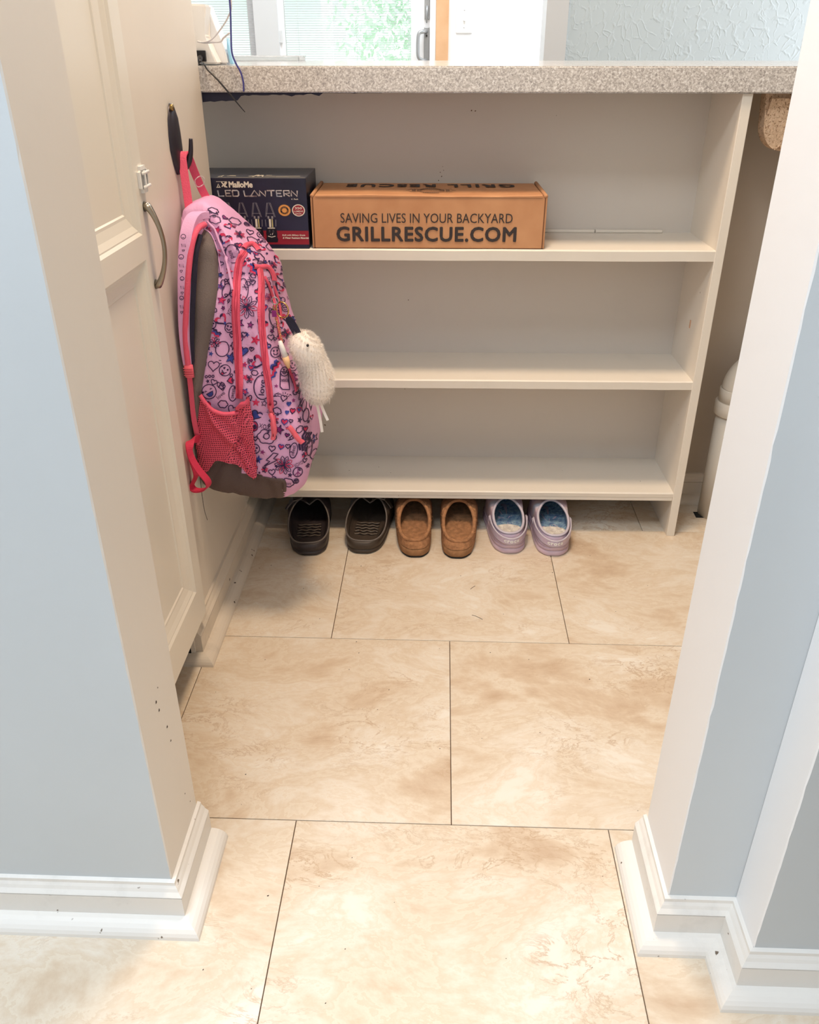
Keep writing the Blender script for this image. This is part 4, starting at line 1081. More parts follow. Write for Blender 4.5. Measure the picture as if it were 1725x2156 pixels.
def star(x, y, s, a=0, fill=None, k=0, w=1.2):
    P = rot([((1 if i % 2 == 0 else .42) * math.sin(pi * i / 5), -(1 if i % 2 == 0 else .42) * math.cos(pi * i / 5)) for i in range(10)], x, y, a, s)
    if fill is not None: lay([(x, y)] + P, [[0, 1 + i, 1 + (i + 1) % 10] for i in range(10)], fill, .0007)
    if fill is None or k != fill: dl(P, w, k, True)
def circ(x, y, rx, ry=None, a=0, w=1.3, k=0, fill=None):
    ry = ry or rx; P = rot([(rx * math.cos(2 * pi * i / 20), ry * math.sin(2 * pi * i / 20)) for i in range(20)], x, y, a)
    if fill is not None: lay([(x, y)] + P, [[0, 1 + i, 1 + (i + 1) % 20] for i in range(20)], fill, .0007)
    dl(P, w, k, True)
def smiley(x, y, r, a=0, laugh=False):
    circ(x, y, r)
    for s in (-1, 1):
        if laugh: dl(rot([(s * .4 - .15, -.15), (s * .4, -.32), (s * .4 + .15, -.15)], x, y, a, r), 1.2)
        else: circ(*rot([(s * .35, -.3)], x, y, a, r)[0], 1.1, fill=0)
    if laugh:
        P = rot([(-.5, .15), (.5, .15), (.3, .6), (0, .72), (-.3, .6)], x, y, a, r); lay(P, [[0, 1, 2, 3, 4]], 2, .0007); dl(P, 1.1, 0, True)
    else: dl(rot([(-.5, .15), (-.25, .45), (.1, .5), (.42, .2)], x, y, a, r), 1.3)
def flower(x, y, r, n=8, k=0, dense=False, a0=0):
    for i in range(n):
        a = 2 * pi * i / n + a0; P = rot([(.15, 0), (.5, -.20), (.82, -.14), (1, 0), (.82, .14), (.5, .20)], x, y, a, r)
        dl(P, 1.1, k if i % 3 else 1, True)
        if dense: dl(rot([(.2, 0), (.7, 0)], x, y, a, r), 1.0, k)
    circ(x, y, r * .13, fill=0)
def word(txt, x, y, w, h, a=0, k=0, bold=0):
    V2, F2 = fit_text(txt, w, h, bold); lay(rot([(p[0], -p[1]) for p in V2], x, y, a), F2, k, .0010)
def bubble(x, y, rx, ry, a=0, k=0): circ(x, y, rx, ry, a, 1.4, k)
def cloudy(x, y, s, a=0, k=0):
    P = []
    for i in range(6):
        c = 2 * pi * i / 6
        for j in range(5):
            e = c + (j - 2) * .5; P.append((math.cos(c) * .62 + .42 * math.cos(e), math.sin(c) * .45 + .34 * math.sin(e)))
    dl(rot(P, x, y, a, s), 1.3, k, True)
def bolt(x, y, s, a=0): dl(rot([(.1, -1), (.75, -1), (.2, -.25), (.8, -.2), (-.9, 1), (-.2, .15), (-.7, .1)], x, y, a, s), 1.3, 0, True)
def waves(x, y, s, a=0, n=3, ks=(0, 2, 1)):
    for i in range(n):
        dl(rot([(-1, i * .38), (-.45, i * .38 - .35), (.1, i * .38 + .05), (.55, i * .38 - .3), (1, i * .38 - .1)], x, y, a, s), 3.2, ks[i % 3]); 
def peace(x, y, r):
    circ(x, y, r); dl([(x, y - r), (x, y + r)], 1.1, 3); dl([(x, y), (x - r * .7, y + r * .7)], 1.1, 3); dl([(x, y), (x + r * .7, y + r * .7)], 1.1, 3)
def rays(x, y, r, a0, n=4, sp_=.4, l=5):
    for i in range(n):
        a = a0 + (i - (n - 1) / 2) * sp_; dl([(x + r * math.cos(a), y + r * math.sin(a)), (x + (r + l) * math.cos(a), y + (r + l) * math.sin(a))], 1.1)
def bow(x, y, s, a=0): # open heart filled band
    P = heart_pts(26); outer = rot(P, x, y, a, s); inner = rot(P, x + .0, y + .05 * s, a, s * .58)
    ks = (0, 1, 2)
    for i in range(26):
        j = (i + 1) % 26; lay([outer[i], outer[j], inner[j], inner[i]], [[0, 1, 2, 3]], ks[(i // 5) % 3], .0007)
# specific motifs, roughly where they sit on the bag
smiley(399, 470, 11, .5); bow(470, 493, 15, .35); star(453, 472, 9, .3, 1, 3); cloudy(446, 447, 13, .4); word('LOVE', 425, 437, 22, 9, -.9, 0)
heart(466, 437, 6, .5, 3); dl([(432, 424), (440, 430), (452, 434), (447, 426)], 1.3)
circ(487, 528, 15, 21, -.25); word('and', 486, 528, 18, 10, 1.2, 0); star(481, 567, 9, .3, 1, 1); heart(500, 506, 7, -.2, 1)
word('XOXO', 524, 590, 40, 13, -1.0, 0, .01); heart(531, 592, 6, -.1); waves(536, 560, 14, 1.05)
flower(519, 646, 25, 9, 0, True, .2); circ(511, 607, 11, 24); star(527, 684, 8, .2, 3, 0); star(520, 705, 6, .4, 2, 2)
star(538, 716, 12, .35, 1, 1); heart(530, 735, 5, .2); heart(514, 704, 6, .1)
bow(543, 762, 15, -1.3); heart(529, 774, 6, .1, 1, 1.2, 2); circ(552, 815, 17, 25, -.05, 1.5, 0); word('love', 551, 815, 32, 12, -1.5, 0, .012)
star(539, 846, 9, .1, 1, 1); star(556, 848, 7, .2); rays(529, 760, 4, 3.0, 5)
word('VO', 577, 684, 14, 7, -.8, 0); circ(577, 668, 10, 20, -.2); heart(570, 710, 7, -.1); heart(579, 713, 3.5, .2); smiley(580, 742, 11, -.1)
circ(575, 690, 1, 1); waves(577, 768, 11, -.9, 3, (2, 0, 1)); waves(573, 790, 11, -.9, 2, (1, 2, 0))
dl([(590, 782), (608, 787), (610, 822), (594, 820), (589, 814), (590, 782)], 1.4); word('peace', 599, 803, 20, 9, .1, 0, .01)
star(581, 813, 5, .1, 3, 3); heart(597, 838, 7, .3); rays(597, 838, 9, -1.5, 6, .5, 3); heart(608, 851, 5, .1, 2, 1, 2); star(619, 845, 5, 0, 3, 3)
cloudy(584, 865, 9, .5); heart(616, 866, 6, .2, 1, 1.2, 0); heart(604, 868, 4, .1, 2, 1, 2); heart(599, 887, 7, .1, 1, 1.2, 2); heart(612, 886, 4, .2)
word('XOX', 557, 897, 24, 9, .25, 0); circ(535, 896, 8, 10, 0, 1.2, 0, 1); circ(537, 897, 3.5, 4, 0, 1, 0, 0); cloudy(562, 918, 20, .1); circ(561, 917, 6); heart(538, 922, 5, -.2)
smiley(537, 944, 10, .3); heart(573, 943, 7, .1); bolt(572, 968, 16, .15); star(553, 951, 6, .3, 3, 3); star(544, 967, 10, .2, 2, 2)
heart(592, 939, 6, .2, 1, 1.3, 2); heart(606, 938, 5, 0); circ(618, 947, 8, 16, .15); word('sweet', 618, 947, 22, 6, -1.4, 0)
flower(598, 978, 20, 10, 0, True, .1); heart(573, 993, 7, -.1); word('XOXO', 628, 976, 20, 8, -.4, 0); peace(627, 993, 10); star(611, 999, 6, .1, 0, 0)
waves(638, 930, 18, -1.2, 4, (0, 0, 0)); star(605, 900, 5, .2, 3, 3); word('love', 546, 1000, 18, 8, .2, 0); cloudy(606, 1016, 13, .2); word('play', 606, 1019, 16, 7, -.2, 0)
heart(631, 866, 6, .2, 2, 1.2, 1); heart(634, 860, 4, 0); star(632, 886, 7, .4, 0, 0); circ(648, 880, 8, 13, .2); heart(645, 907, 6, .2, 1); star(652, 925, 5, 0, 3); circ(655, 950, 8, 16, .1); word('peace', 655, 950, 12, 6, 0, 0)
circ(645, 860, 6, 12, .3); star(654, 895, 5, .3, 0, 0); heart(642, 970, 5, .3); star(650, 985, 5, .1, 3)
flower(452, 721, 12, 9, 0, False, .1); star(444, 745, 6, .3, 2, 2); heart(450, 770, 12, .1); circ(435, 793, 2.4); circ(442, 792, 2.4); circ(449, 792, 2.4)
smiley(441, 824, 15, -.5, True); word('B', 468, 812, 12, 14, .5, 0); dl([(459, 804), (475, 812), (470, 822), (458, 812)], 1.2, 0, True); heart(485, 801, 7, 1.4, 1, 1.2, 0); smiley(445, 683, 9, .2)
bow(465, 673, 14, -.7); star(465, 631, 10, .2, 1, 3); star(462, 600, 7, .3, 3, 2); circ(475, 610, 9, 16, .3); waves(456, 700, 9, .6)
word('XOXO', 486, 652, 24, 10, -1.1, 0); smiley(482, 690, 10, .3); bubble(468, 735, 14, 16, .3); star(486, 754, 13, .3, 2, 0); rays(480, 760, 14, 2.6, 4)
heart(488, 706, 5, .2); circ(487, 790, 2.6); circ(495, 783, 2.4); star(515, 768, 6, .2, 3, 1); flower(525, 798, 9, 6, 0); star(517, 794, 7, .5, 1, 1)
word('sweet', 490, 828, 20, 7, -1.4, 0); circ(490, 828, 8, 16, .05); cloudy(470, 850, 10, .1); star(516, 824, 8, .6, 1, 2); heart(461, 549, 6, .3); star(461, 575, 7, .3, 2, 0); circ(467, 595, 5, 9)
heart(586, 650, 5, .1, 3, 1, 0); flower(566, 622, 10, 8, 3, False, .2); heart(556, 646, 7, -.2, 1, 1.2, 2); circ(566, 588, 4, 5, 0, 1, 0, 1); star(522, 517, 9, .2, 2, 0); word('XOX', 548, 580, 14, 6, .3, 0)
cloudy(545, 527, 13, .8); heart(536, 520, 6, .3, 1, 1, 2); dl([(530, 540), (545, 530), (540, 545), (556, 540), (552, 552)], 1.4); star(558, 536, 6, .3, 2, 0); word('xoxo', 545, 575, 18, 5, .4, 0)
rnd = random.Random(19)
for i in range(2600):
    u, v, r = rnd.uniform(428, 672), rnd.uniform(422, 1024), (13 - 8.5 * i / 2600)
    if any(math.hypot(u - a, v - b) < (c_ + r) * .97 for a, b, c_ in CENT): continue
    t = rnd.randrange(10); a = rnd.uniform(-.7, .7)
    if t < 2: heart(u, v, r * .95, a)
    elif t == 2: heart(u, v, r * .9, a, rnd.choice((1, 2, 3)), 1.2, 0)
    elif t == 3: star(u, v, r, a, rnd.choice((0, 1, 2, 3)), 0)
    elif t == 4: flower(u, v, r, 7, 0, r > 7, a)
    elif t == 5: smiley(u, v, r * .95, a)
    elif t == 6: cloudy(u, v, r, a)
    elif t == 7: bow(u, v, r, a)
    elif t == 8: bolt(u, v, r, a)
    else: word(rnd.choice(('XOXO', 'love', 'sweet', 'peace')), u, v, r * 2, r * .8, a - .5)
for i in range(140):
    u, v = rnd.uniform(428, 668), rnd.uniform(425, 1020); t = rnd.randrange(9)
    if t == 0: heart(u, v, rnd.uniform(2.2, 4.0), rnd.uniform(-.6, .6))
    elif t == 1: star(u, v, rnd.uniform(2.2, 4.2), rnd.uniform(0, 1), rnd.choice((0, 1, 2, 3)), 0, .8)
    elif t == 2: circ(u, v, rnd.uniform(1, 2.2), w=1)
    elif t == 3: rays(u, v, 3, rnd.uniform(0, 6), 3)
    elif t == 4: dl([(u, v), (u + 3, v - 2), (u + 5, v + 1)], 1.2, rnd.choice((0, 1, 3)))
    elif t == 5: heart(u, v, rnd.uniform(2, 3.5), rnd.uniform(-.6, .6), rnd.choice((1, 2, 3)), .9)
    elif t == 6: dl([(u - 2, v - 2), (u + 2, v + 2)], 1.1); dl([(u + 2, v - 2), (u - 2, v + 2)], 1.1)
V = []; F = []; mi = []
for k, (v_, f_) in doodles.items():
    b = len(V); V += v_; F += [[i + b for i in f] for f in f_]; mi += [k] * len(f_)
dd = obj('doodle_print', V, F, [M['print_navy'], M['print_red'], M['print_blue'], M['print_plum']], body, mats=mi); dd['kind'] = 'stuff'
# print on the strap
V = []; F = []
for i, (u, v, r) in enumerate([(386, 500, 5), (384, 545, 5), (386, 590, 4), (385, 630, 4)]):
    shapes = ([(u + r * math.cos(k * .45), v + r * math.sin(k * .45)) for k in range(15)], [(u - r * .5, v + 1), (u - r * .2, v + r * .5), (u + r * .4, v + r * .3)],
              [(u - r + 1 + k, v + 18 + (4 if k % 2 else -3)) for k in range(0, int(2 * r))], [(u - 2, v + 30), (u, v + 33), (u + 3, v + 28), (u + 1, v + 27), (u, v + 29), (u - 2, v + 27), (u - 2, v + 30)])
    for pts in shapes:
        V2, F2 = stroke2d(pts, 1.4)
        b = len(V)
        for x, y in V2:
            p = plane_pt(x, y, .489 if v > 530 else .498 + (530 - v) * .00025); V.append(p)
        F += [[j + b for j in f] for f in F2]
sk = obj('strap_print', V, F, M['print_navy'], st_); sk['kind'] = 'stuff'

# ================================================================== PLUSH KEYCHAIN
kc = thing('plush_keychain', (-.262, .582, .50), 'fluffy white plush animal keychain hanging from the front of the lilac backpack', 'keychain')
def blob(name, balls, m, parent, res=.004, k=.012):
    """smooth union of spheres as one surface (star-shaped from its centre line)"""
    c = sum((Vector(b[0]) for b in balls), Vector()) / len(balls); V = []; F = []; nu, nv = 28, 20
    def inside(p): return sum(math.exp(-((p - Vector(b[0])).length / b[1]) ** 2 * 1.0) for b in balls) > math.exp(-1)
    dirs = []
    for j in range(nv + 1):
        th = pi * j / nv
        for i in range(nu):
            ph = 2 * pi * i / nu; d = Vector((math.sin(th) * math.cos(ph), math.sin(th) * math.sin(ph), math.cos(th)))
            lo, hi = 0, .15
            for _ in range(14):
                mid = (lo + hi) / 2
                if inside(c + d * mid): lo = mid
                else: hi = mid
            V.append(c + d * lo)
    for j in range(nv):
        for i in range(nu): F.append([j * nu + i, j * nu + (i + 1) % nu, (j + 1) * nu + (i + 1) % nu, (j + 1) * nu + i])
    return V, F
balls = [((-.2735, .580, .537), .0225), ((-.262, .578, .522), .0200), ((-.253, .580, .492), .0215), ((-.2500, .582, .468), .0245), ((-.251, .580, .450), .0185)]
V, F = blob('b', balls, None, None)
pb = obj('body', V, F, M['fur'], kc, True)
rnd = random.Random(21); HV = []; HF = []
fv = [Vector(v) for v in V]
for i in range(21000):
    f = rnd.choice(F); w = [rnd.random() for _ in f]; sw = sum(w); p = sum((fv[a] * b for a, b in zip(f, w)), Vector()) / sw
    nrm = (fv[f[2]] - fv[f[0]]).cross(fv[f[3]] - fv[f[1]])
    if nrm.length < 1e-9: continue
    nrm.normalize()
    if nrm.dot(p - Vector((-.258, .58, .50))) < 0: nrm = -nrm
    d = (nrm + Vector((rnd.gauss(0, .6), rnd.gauss(0, .6), rnd.gauss(-.45, .6)))).normalized()
    l = rnd.uniform(.004, .0095); s = d.orthogonal().normalized(); a = rnd.random() * 6.28
    s = (s * math.cos(a) + d.cross(s) * math.sin(a)) * .00013
    m_ = p + d * l * .55; e = p + d * l + Vector((0, 0, -.0012))
    b = len(HV); HV += [p - s, p + s, m_ + s * .7, m_ - s * .7, e]; HF += [[b, b + 1, b + 2, b + 3], [b + 3, b + 2, b + 4]]
fu = obj('fur', HV, HF, M['fur'], pb); fu['kind'] = 'stuff'
for x, y, z, r in ((-.2600, .5555, .5430, .0026),): tube('eye', [(x, y, z), (x, y - .0035, z)], [r, r * .6], M['black'], kc, 10)
tube('nose', catmull([(-.236, .574, .478), (-.231, .571, .4775), (-.2265, .570, .476)], 3), [.0032] * 7, M['skin'], kc, 10)
for a, b, c in (((-.2555, .580, .438), (-.250, .578, .405), (-.2465, .577, .372)), ((-.2500, .580, .440), (-.243, .576, .418), (-.2345, .573, .397))):
    ribbon('leg_ribbon', catmull([a, b, c], 6), .0050, .0014, (1, .3, .2), M['fur'], kc)
tube('whisker', catmull([(-.231, .574, .462), (-.2285, .574, .448), (-.230, .574, .428)], 4), .0003, M['fur'], kc, 4)
# ring, chain, strap, clip and small tags
cr_ = Vector((-.304, .578, .598))
tube('key_ring', [cr_ + Vector((.0115 * math.cos(a), -.004 * math.cos(a), .0135 * math.sin(a))) for a in [2 * pi * k / 32 for k in range(32)]], .0014, M['gold'], kc, 8, closed=True)
tube('small_ring', [Vector((-.3145, .5745, .6145)) + Vector((.0055 * math.cos(a), 0, .0062 * math.sin(a))) for a in [2 * pi * k / 20 for k in range(20)]], .0009, M['steel'], kc, 6, closed=True)
for k in range(11):
    c = Vector((-.3170 + .0011 * k, .5690, .604 - .0062 * k)); o_ = (1, 0, 0) if k % 2 else (0, 1, 0)
    tube('chain_link', [c + Vector((.0018 * math.cos(a) * o_[0], .0018 * math.cos(a) * o_[1], .0036 * math.sin(a))) for a in [2 * pi * i / 10 for i in range(10)]], .0006, M['gold'], kc, 5, closed=True)
ribbon('hanging_strap', catmull([(-.2955, .576, .586), (-.290, .576, .577), (-.2845, .576, .566), (-.280, .576, .556)], 4), [.0075, .0095, .0125, .0145, .0145, .0145, .0145, .0145, .0145, .0145, .0145, .0145, .0145][:13], .0024, (1, 0, .5), M['navy'], kc)
tag(box('star_tag', -.3190, -.3110, .5620, .5632, .590, .601, M['print_plum'], kc, .0004), 'small purple star-shaped tag')
tag(tube('charm_clip', [(-.3085, .560, .549), (-.3055, .560, .536), (-.3015, .560, .521)], [.0035, .0050, .0058], M['plastic'], kc, 12), 'white tapered plastic charm')
tag(tube('charm_tip', [(-.3015, .560, .521), (-.2990, .560, .511), (-.2965, .560, .500)], [.0062, .0060, .0022], plain('peach_plastic', srgb(244, 200, 150), .4), kc, 12), 'peach coloured tip of the charm')

# ================================================================== SHOES
def hw_interp(y, ks):
    if y <= ks[0][0]: return ks[0][1]
    for (a, p), (b, q) in zip(ks, ks[1:]):
        if y <= b: t = (y - a) / (b - a); return p + (q - p) * t
    return ks[-1][1]
def outline(L, ks, n=56, inset=0, cx_=lambda t: 0, mir=1):
    P = []
    for i in range(n):
        th = 2 * pi * i / n - pi / 2
        s = math.sin(th); y = L * .5 * (1 + math.copysign(abs(s) ** (.62 if s < 0 else .85), s)); t = y / L
        c = math.cos(th); x = math.copysign(abs(c) ** (.50 if s < 0 else .66), c) * hw_interp(t, ks)
        P.append(Vector((mir * (x * (1 - inset / .045) + cx_(t)), inset + y * (1 - 2 * inset / L), 0)))
    return P
def loft(name, loops, m, parent, cap0=False, cap1=False, closed=True):
    V = [p for l in loops for p in l]; F = []; n = len(loops[0])
    for j in range(len(loops) - 1):
        for k in range(n): F.append([j * n + k, j * n + (k + 1) % n, (j + 1) * n + (k + 1) % n, (j + 1) * n + k])
    if cap0: F.append(list(range(n))[::-1])
    if cap1: F.append([(len(loops) - 1) * n + k for k in range(n)])
    return obj(name, V, F, m, parent, True, local=True)
def lift(P, z, s=1.0, cy=0): return [Vector((p.x * s, (p.y - cy) * s + cy, z(p) if callable(z) else z)) for p in P]
def rim_loop(n, y0, y1, hw, z0, z1, cx_, mir, zpow=1.0, lobe=0, sq=.72):
    P = []
    for i in range(n):
        th = 2 * pi * i / n - pi / 2; s = math.sin(th); t = (math.copysign(abs(s) ** (.7 if s < 0 else 1), s) + 1) / 2
        y = y0 + (y1 - y0) * t; c = math.cos(th); w = hw(t) if callable(hw) else hw
        x = math.copysign(abs(c) ** sq, c) * w
        z = z0 + (z1 - z0) * t ** zpow
        if lobe: z -= lobe * math.exp(-(x / .014) ** 2) * max(0, (t - .6) / .4)
        P.append(Vector((mir * (x + cx_(y)), y, z)))
    return P
def shell(name, base, rim, m, parent, front_lift=.012, out=.10, n=9, push=1.0):
    loops = []
    for j in range(n + 1):
        t = j / n; L_ = []
        for b, r in zip(base, rim):
            f = max(0, (b.y - r.y)) / .08
            c = Vector((b.x + (r.x - b.x) * out, b.y + (r.y - b.y) * out, max(r.z + front_lift * min(1, f), b.z + .4 * (r.z - b.z)) if f > .1 else b.z + (r.z - b.z) * .6))
            c.x *= push
            L_.append(b * (1 - t) ** 2 + c * 2 * t * (1 - t) + r * t * t)
        loops.append(L_)
    return loft(name, loops, m, parent)
def footbed(name, P, z0, m, parent, dip=.004, back_lift=.004, L=.25):
    loops = []
    for s, d in ((1.0, back_lift), (.94, .0015), (.84, -dip * .5), (.65, -dip), (.4, -dip), (.15, -dip), (.01, -dip)):
        cy = L * .45
        loops.append([Vector((p.x * s, (p.y - cy) * s + cy, z0 + d + .002 * noise.noise((p.x * 60, p.y * 60, s * 5)) * (s < .9))) for p in P])
    return loft(name, loops, m, parent, cap1=True)

def felt_clog(name, loc, rz, mir, label, grp):
    t = thing(name, loc, label, 'clog', grp, rz); L = .245
    ks = [(0, .030), (.08, .0375), (.25, .0390), (.5, .0415), (.72, .0475), (.9, .043), (1, .034)]
    cxf = lambda u: .004 * math.sin(u * 2.6)
    o = outline(L, ks, cx_=cxf, mir=mir); oi = outline(L, ks, inset=.002, cx_=cxf, mir=mir); of = outline(L, ks, inset=.0055, cx_=cxf, mir=mir)
    so = loft('sole', [lift(oi, .0045), lift(o, .006), lift(o, .021), lift(oi, .0225)], M['feltdk'], t, True, True)
    loft('tread', [lift(oi, 0), lift(oi, .0048)], M['rubber'], so, True, True)
    N = len(o)
    rim = rim_loop(N, .011, .140, lambda u: .0315 + .005 * math.sin(u * pi) , .0400, .0735, lambda y: .003, mir, 1.15)
    base = lift(o, .0232)
    up = shell('upper', base, rim, M['felt'], t, .010)
    inner = [Vector((p.x * .93, .085 + (p.y - .085) * .95, p.z - .003)) for p in rim]
    shell('inner_lining', [Vector((p.x, p.y, .028)) for p in of], inner, M['lining'], up, .006)
    tube('rim', [Vector((a.x * .96, a.y, a.z)) for a in rim], .0042, M['felt'], up, 8, closed=True, local=True)
    footbed('insole', of, .0275, M['felt'], t, .003, .006, L)
    r2 = random.Random(4 + mir); HV = []; HF = []
    for i in range(420):
        p = rim[r2.randrange(N)]; q = base[r2.randrange(N)] if r2.random() < .0 else p
        b = Vector((p.x, p.y, p.z)) + Vector((r2.gauss(0, .002), r2.gauss(0, .002), r2.gauss(0, .002))); out_ = Vector((p.x, (p.y - .09) * .6, .03)).normalized()
        d = (out_ + Vector((r2.gauss(0, .6), r2.gauss(0, .6), r2.gauss(0, .6)))).normalized() * r2.uniform(.003, .008); s = d.orthogonal().normalized() * .0002
        k = len(HV); HV += [b - s, b + s, b + d]; HF.append([k, k + 1, k + 2])
    fz = obj('felt_fuzz', HV, HF, M['fibre'], up, local=True); fz['kind'] = 'stuff'
    return t
def slide(name, loc, rz, mir, m, label, grp):
    t = thing(name, loc, label, 'sandal', grp, rz); L = .262
    ks = [(0, .036), (.08, .0445), (.25, .0455), (.5, .0470), (.72, .053), (.9, .048), (1, .036)]
    cxf = lambda u: .004 * math.sin(u * 2.6)
    o = outline(L, ks, cx_=cxf, mir=mir); oi = outline(L, ks, inset=.004, cx_=cxf, mir=mir); of = outline(L, ks, inset=.006, cx_=cxf, mir=mir)
    N = len(o); zt = lambda p: .0295 - .004 * min(1, p.y / .2)
    so = loft('sole', [lift(oi, .0), lift(o, .004), lift(o, .010), lift(oi, .0112), lift(o, .0125), lift(o, lambda p: zt(p) - .001), lift(oi, lambda p: zt(p) + .001)], m, t, True)
    rim = rim_loop(N, .0065, .138, lambda u: .0400 + .0075 * math.sin(u * pi), .0315, .0770, lambda y: .002, mir, 1.6, .020, .60)
    base = lift(o, lambda p: zt(p) - .002)
    up = shell('upper', base, rim, m, t, .006, .06, push=1.02)
    inner = [Vector((p.x * .95, .09 + (p.y - .09) * .97, p.z - .002)) for p in rim]
    shell('inner_lining', [Vector((p.x, p.y, .0235)) for p in of], inner, m, up, .004, .06)
    tube('rim_edge', [Vector((a.x * .975, a.y, a.z + .0002)) for a in rim], .0019, M['eva_edge'], up, 8, closed=True, local=True)
    footbed('footbed', of, .0255, m, t, .005, .005, L)
    for k in range(5):
        y = .052 + .0125 * k; pts = [Vector((mir * (x * .001 + .002), y + .0018 * math.sin(x * .35 + k), .0222 + .0012 * abs(math.sin(x * .16 + k)))) for x in range(-27, 28, 3)]
        tube('footbed_ridge', pts, .0019, M['eva_ridge'], t, 6, local=True)
    # buckle strap over the outer side of the arch
    sx = mir
    pts = [Vector((sx * .010, .140, .0680)), Vector((sx * .024, .134, .0765)), Vector((sx * .038, .130, .0745)), Vector((sx * .050, .124, .0640)), Vector((sx * .056, .120, .0560))]
    bs = ribbon('buckle_strap', catmull(pts, 5), .0150, .0028, (0, 1, 0), m, t, local=True)
    c = Vector((sx * .028, .130, .0795)); q = [c + Vector((sx * .0105 * a, .0095 * b, -.003 * a)) for a, b in ((-1, -.8), (-.8, -1), (.8, -1), (1, -.8), (1, .8), (.8, 1), (-.8, 1), (-1, .8))]
    tube('buckle', q, .0016, M['eva_edge'], bs, 8, closed=True, local=True)
    tube('buckle_pin', [c + Vector((-sx * .010, 0, .001)), c + Vector((sx * .010, 0, -.002))], .0011, M['eva_edge'], bs, 6, local=True)
    return t
def foam_clog(name, loc, rz, mir, label, grp):
    t = thing(name, loc, label, 'clog', grp, rz); L = .232
    ks = [(0, .032), (.08, .0395), (.25, .0405), (.5, .0420), (.72, .0490), (.9, .046), (1, .036)]
    cxf = lambda u: .003 * math.sin(u * 2.6)
    o = outline(L, ks, cx_=cxf, mir=mir); oi = outline(L, ks, inset=.0018, cx_=cxf, mir=mir); oo = outline(L, ks, inset=-.0008, cx_=cxf, mir=mir); of = outline(L, ks, inset=.0075, cx_=cxf, mir=mir)
    N = len(o)
    so = loft('sole', [lift(oi, 0), lift(o, .0015), lift(oo, .004), lift(oo, .0125), lift(oi, .0132), lift(o, .0142), lift(o, .0215), lift(oi, .0222), lift(o, .0232), lift(oi, .0270)], M['crocsole'], t, True, True)
    rim = rim_loop(N, .0095, .118, lambda u: .0310 + .0035 * math.sin(u * pi) - .006 * max(0, u - .6), .0480, .0800, lambda y: .002, mir, 1.15, 0, .85)
    base = lift(oi, .0268)
    up = shell('upper', base, rim, M['croc'], t, .010, .06)
    tube('rim', [Vector((a.x * .985, a.y, a.z)) for a in rim], .0030, M['crocgrey'], up, 10, closed=True, local=True)
    inner = [Vector((p.x * .93, .075 + (p.y - .075) * .95, p.z - .003)) for p in rim]
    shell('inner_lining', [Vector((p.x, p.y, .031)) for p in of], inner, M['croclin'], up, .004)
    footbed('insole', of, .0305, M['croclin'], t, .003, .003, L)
    hp_ = footbed('lit_heel_lining', [Vector((p.x * .86, .006 + p.y * .32, p.z)) for p in of], .0322, M['crocheel'], t, .003, .0, .07)  # cream heel area paints the lit end of the plush lining
    # heel strap with raised rims, pivoting on round rivets
    th = [R(a) for a in range(-5, 186, 5)]
    path = [Vector((mir * .001 + .0415 * math.cos(a) * (1 if abs(math.cos(a)) < .999 else 1), .070 - .0770 * math.sin(a) ** .9 if math.sin(a) > 0 else .070 - .077 * math.sin(a), .0500 - .0135 * max(0, math.sin(a)))) for a in th]
    hs_ = ribbon('heel_strap', path, .0140, .0030, (0, 0, 1), M['croc'], t, local=True)
    for dz in (-.0066, .0066): tube('strap_rim', [p + Vector((0, 0, dz)) for p in path], .0019, M['crocgrey'], hs_, 8, local=True)
    for s in (-1, 1): tube('rivet', [Vector((mir * .001 + s * .0400, .072, .0500)), Vector((mir * .001 + s * .0445, .072, .0500))], [.0078, .0070], M['crocgrey'], hs_, 16, local=True)
    V2, F2 = fit_text('crocs', .0340, .0066, .03, spacing=1.15)
    def ys(x): c = min(1, abs((x - mir * .001) / .0415)); return .070 - .0770 * math.sqrt(1 - c * c) ** .9 - .0020
    tx = [Vector((x, ys(x), .0365 + .0135 * (1 - math.sqrt(max(0, 1 - (x / .0415) ** 2))) + z)) for x, z in V2]; n0 = len(tx)
    obj('raised_lettering', tx + [p + Vector((0, -.0014, 0)) for p in tx], F2 + [[i + n0 for i in f] for f in F2], M['plastic'], hs_, local=True)['kind'] = 'stuff'
    return t
slide('slide_sandal', (-.3120, .7290, .0002), R(6), -1, M['eva'], 'black moulded sandal nearest the baseboard, first shoe from the left', 'shoes under the bookcase')
slide('slide_sandal', (-.1960, .7415, .0002), R(-3), 1, M['eva2'], 'brownish black moulded sandal with buckle strap beside the brown clogs', 'shoes under the bookcase')
felt_clog('felt_clog', (-.0745, .7300, .0002), R(2), -1, 'brown felt clog next to the black sandals, left of its pair', 'shoes under the bookcase')
felt_clog('felt_clog', (.0175, .7290, .0002), R(-1), 1, 'brown felt clog closer to the lilac clogs, right of its pair', 'shoes under the bookcase')
foam_clog('foam_clog', (.1385, .7560, .0002), R(2), -1, 'lilac foam clog beside the brown felt clogs, left of its pair', 'shoes under the bookcase')
foam_clog('foam_clog', (.2345, .7490, .0002), R(1), 1, 'lilac foam clog at the right end of the row of shoes', 'shoes under the bookcase')

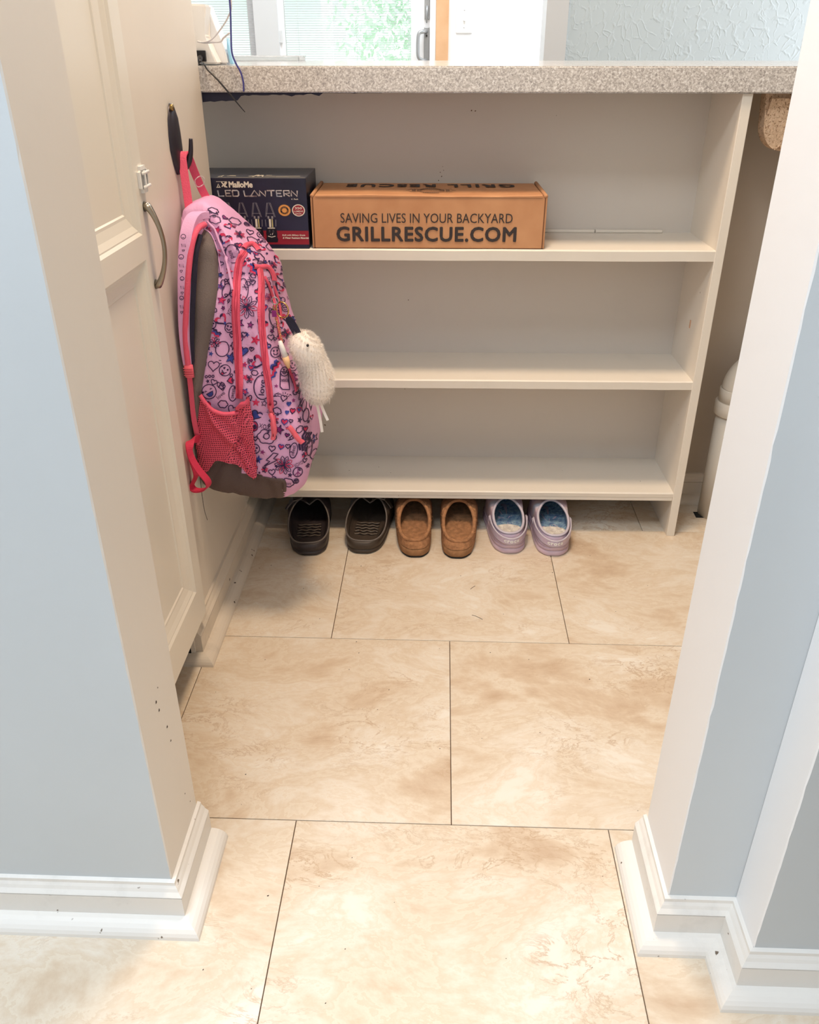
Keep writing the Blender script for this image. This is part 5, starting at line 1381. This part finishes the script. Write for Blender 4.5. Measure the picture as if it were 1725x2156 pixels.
# ================================================================== SMALL WEAR AND DEBRIS
rnd = random.Random(33)
def specks(name, pts, m, parent=None):
    bm = bmesh.new()
    for p, r, n in pts:
        n = Vector(n); u = n.orthogonal().normalized(); w = n.cross(u); k = 6; a0 = rnd.random() * 6
        c = [bm.verts.new(Vector(p) + (u * math.cos(a0 + 2 * pi * i / k) * r + w * math.sin(a0 + 2 * pi * i / k) * r * rnd.uniform(.4, 1)) + n * .0002) for i in range(k)]
        t = bm.verts.new(Vector(p) + n * (.0003 + r * .35))
        for i in range(k): bm.faces.new((c[i], c[(i + 1) % k], t))
    o = bm_obj(name, bm, m, parent); o['kind'] = 'stuff'; return o
pts = []
for i in range(60):
    x, y = rnd.uniform(-.42, .45), rnd.uniform(-.35, .84)
    if (y < 0 and not -.31 < x < .22) or (y > .7 and x < .3): continue
    pts.append(((x, y, 0), rnd.uniform(.0006, .0016), (0, 0, 1)))
cb = specks('floor_crumbs', pts, M['hair']); cb['label'] = 'tiny dark crumbs and grit scattered over the tiled floor'; cb['category'] = 'crumbs'
hairs = [[(.045, .520, .0004), (.052, .517, .0006), (.060, .511, .0006), (.066, .506, .0004)], [(.045, .612, .0004), (.050, .619, .0005), (.055, .624, .0004)]]
for h in hairs: tag(tube('stray_hair', catmull(h, 4), .0004, M['hair'], None, 5), 'thin curved dark strand on the middle floor tile' if h is hairs[0] else 'short dark strand on the floor tile nearer the shoes', 'strand')
wl = bpy.data.objects['wall_front_left']
specks('paint_gouge', [((JLX, y, z), r, (1, 0, 0)) for y, z, r in ((-.104, .318, .0024), (-.100, .302, .0022), (-.086, .262, .0020), (-.083, .236, .0017), (-.092, .330, .0012), (-.070, .128, .0012), (-.058, .100, .0012))], M['hair'], wl)
specks('scuff_mark', [((x, SB, z), r, (0, -1, 0)) for x, z, r in ((.028, .885, .0016), (.036, .884, .0016), (-.03, .760, .0016), (-.033, .768, .0010), (-.026, .772, .0010), (-.036, .752, .0012), (-.028, .779, .0008), (-.1, .50, .0014), (.20, .876, .0008))], M['grout'], bk)
specks('shelf_grit', [((x, y, S3), r, (0, 0, 1)) for x, y, r in ((-.25, .99, .0012), (-.22, 1.0, .0010), (-.24, .95, .0014), (-.17, .97, .0012), (-.14, .94, .0013), (.12, 1.0, .0008), (.27, .96, .0008))], M['hair'], s3)

# the bookcase and what stands on it are a degree or so out of square with the doorway
bk.rotation_euler.z = .0143; bk.location.y -= .0071
kb.rotation_euler.z = .0180; kb.location.y -= .0078
lb.rotation_euler.z = .0143; lb.location.y -= .0128
kc.location += DIR * -.018
lk.scale.x = .65
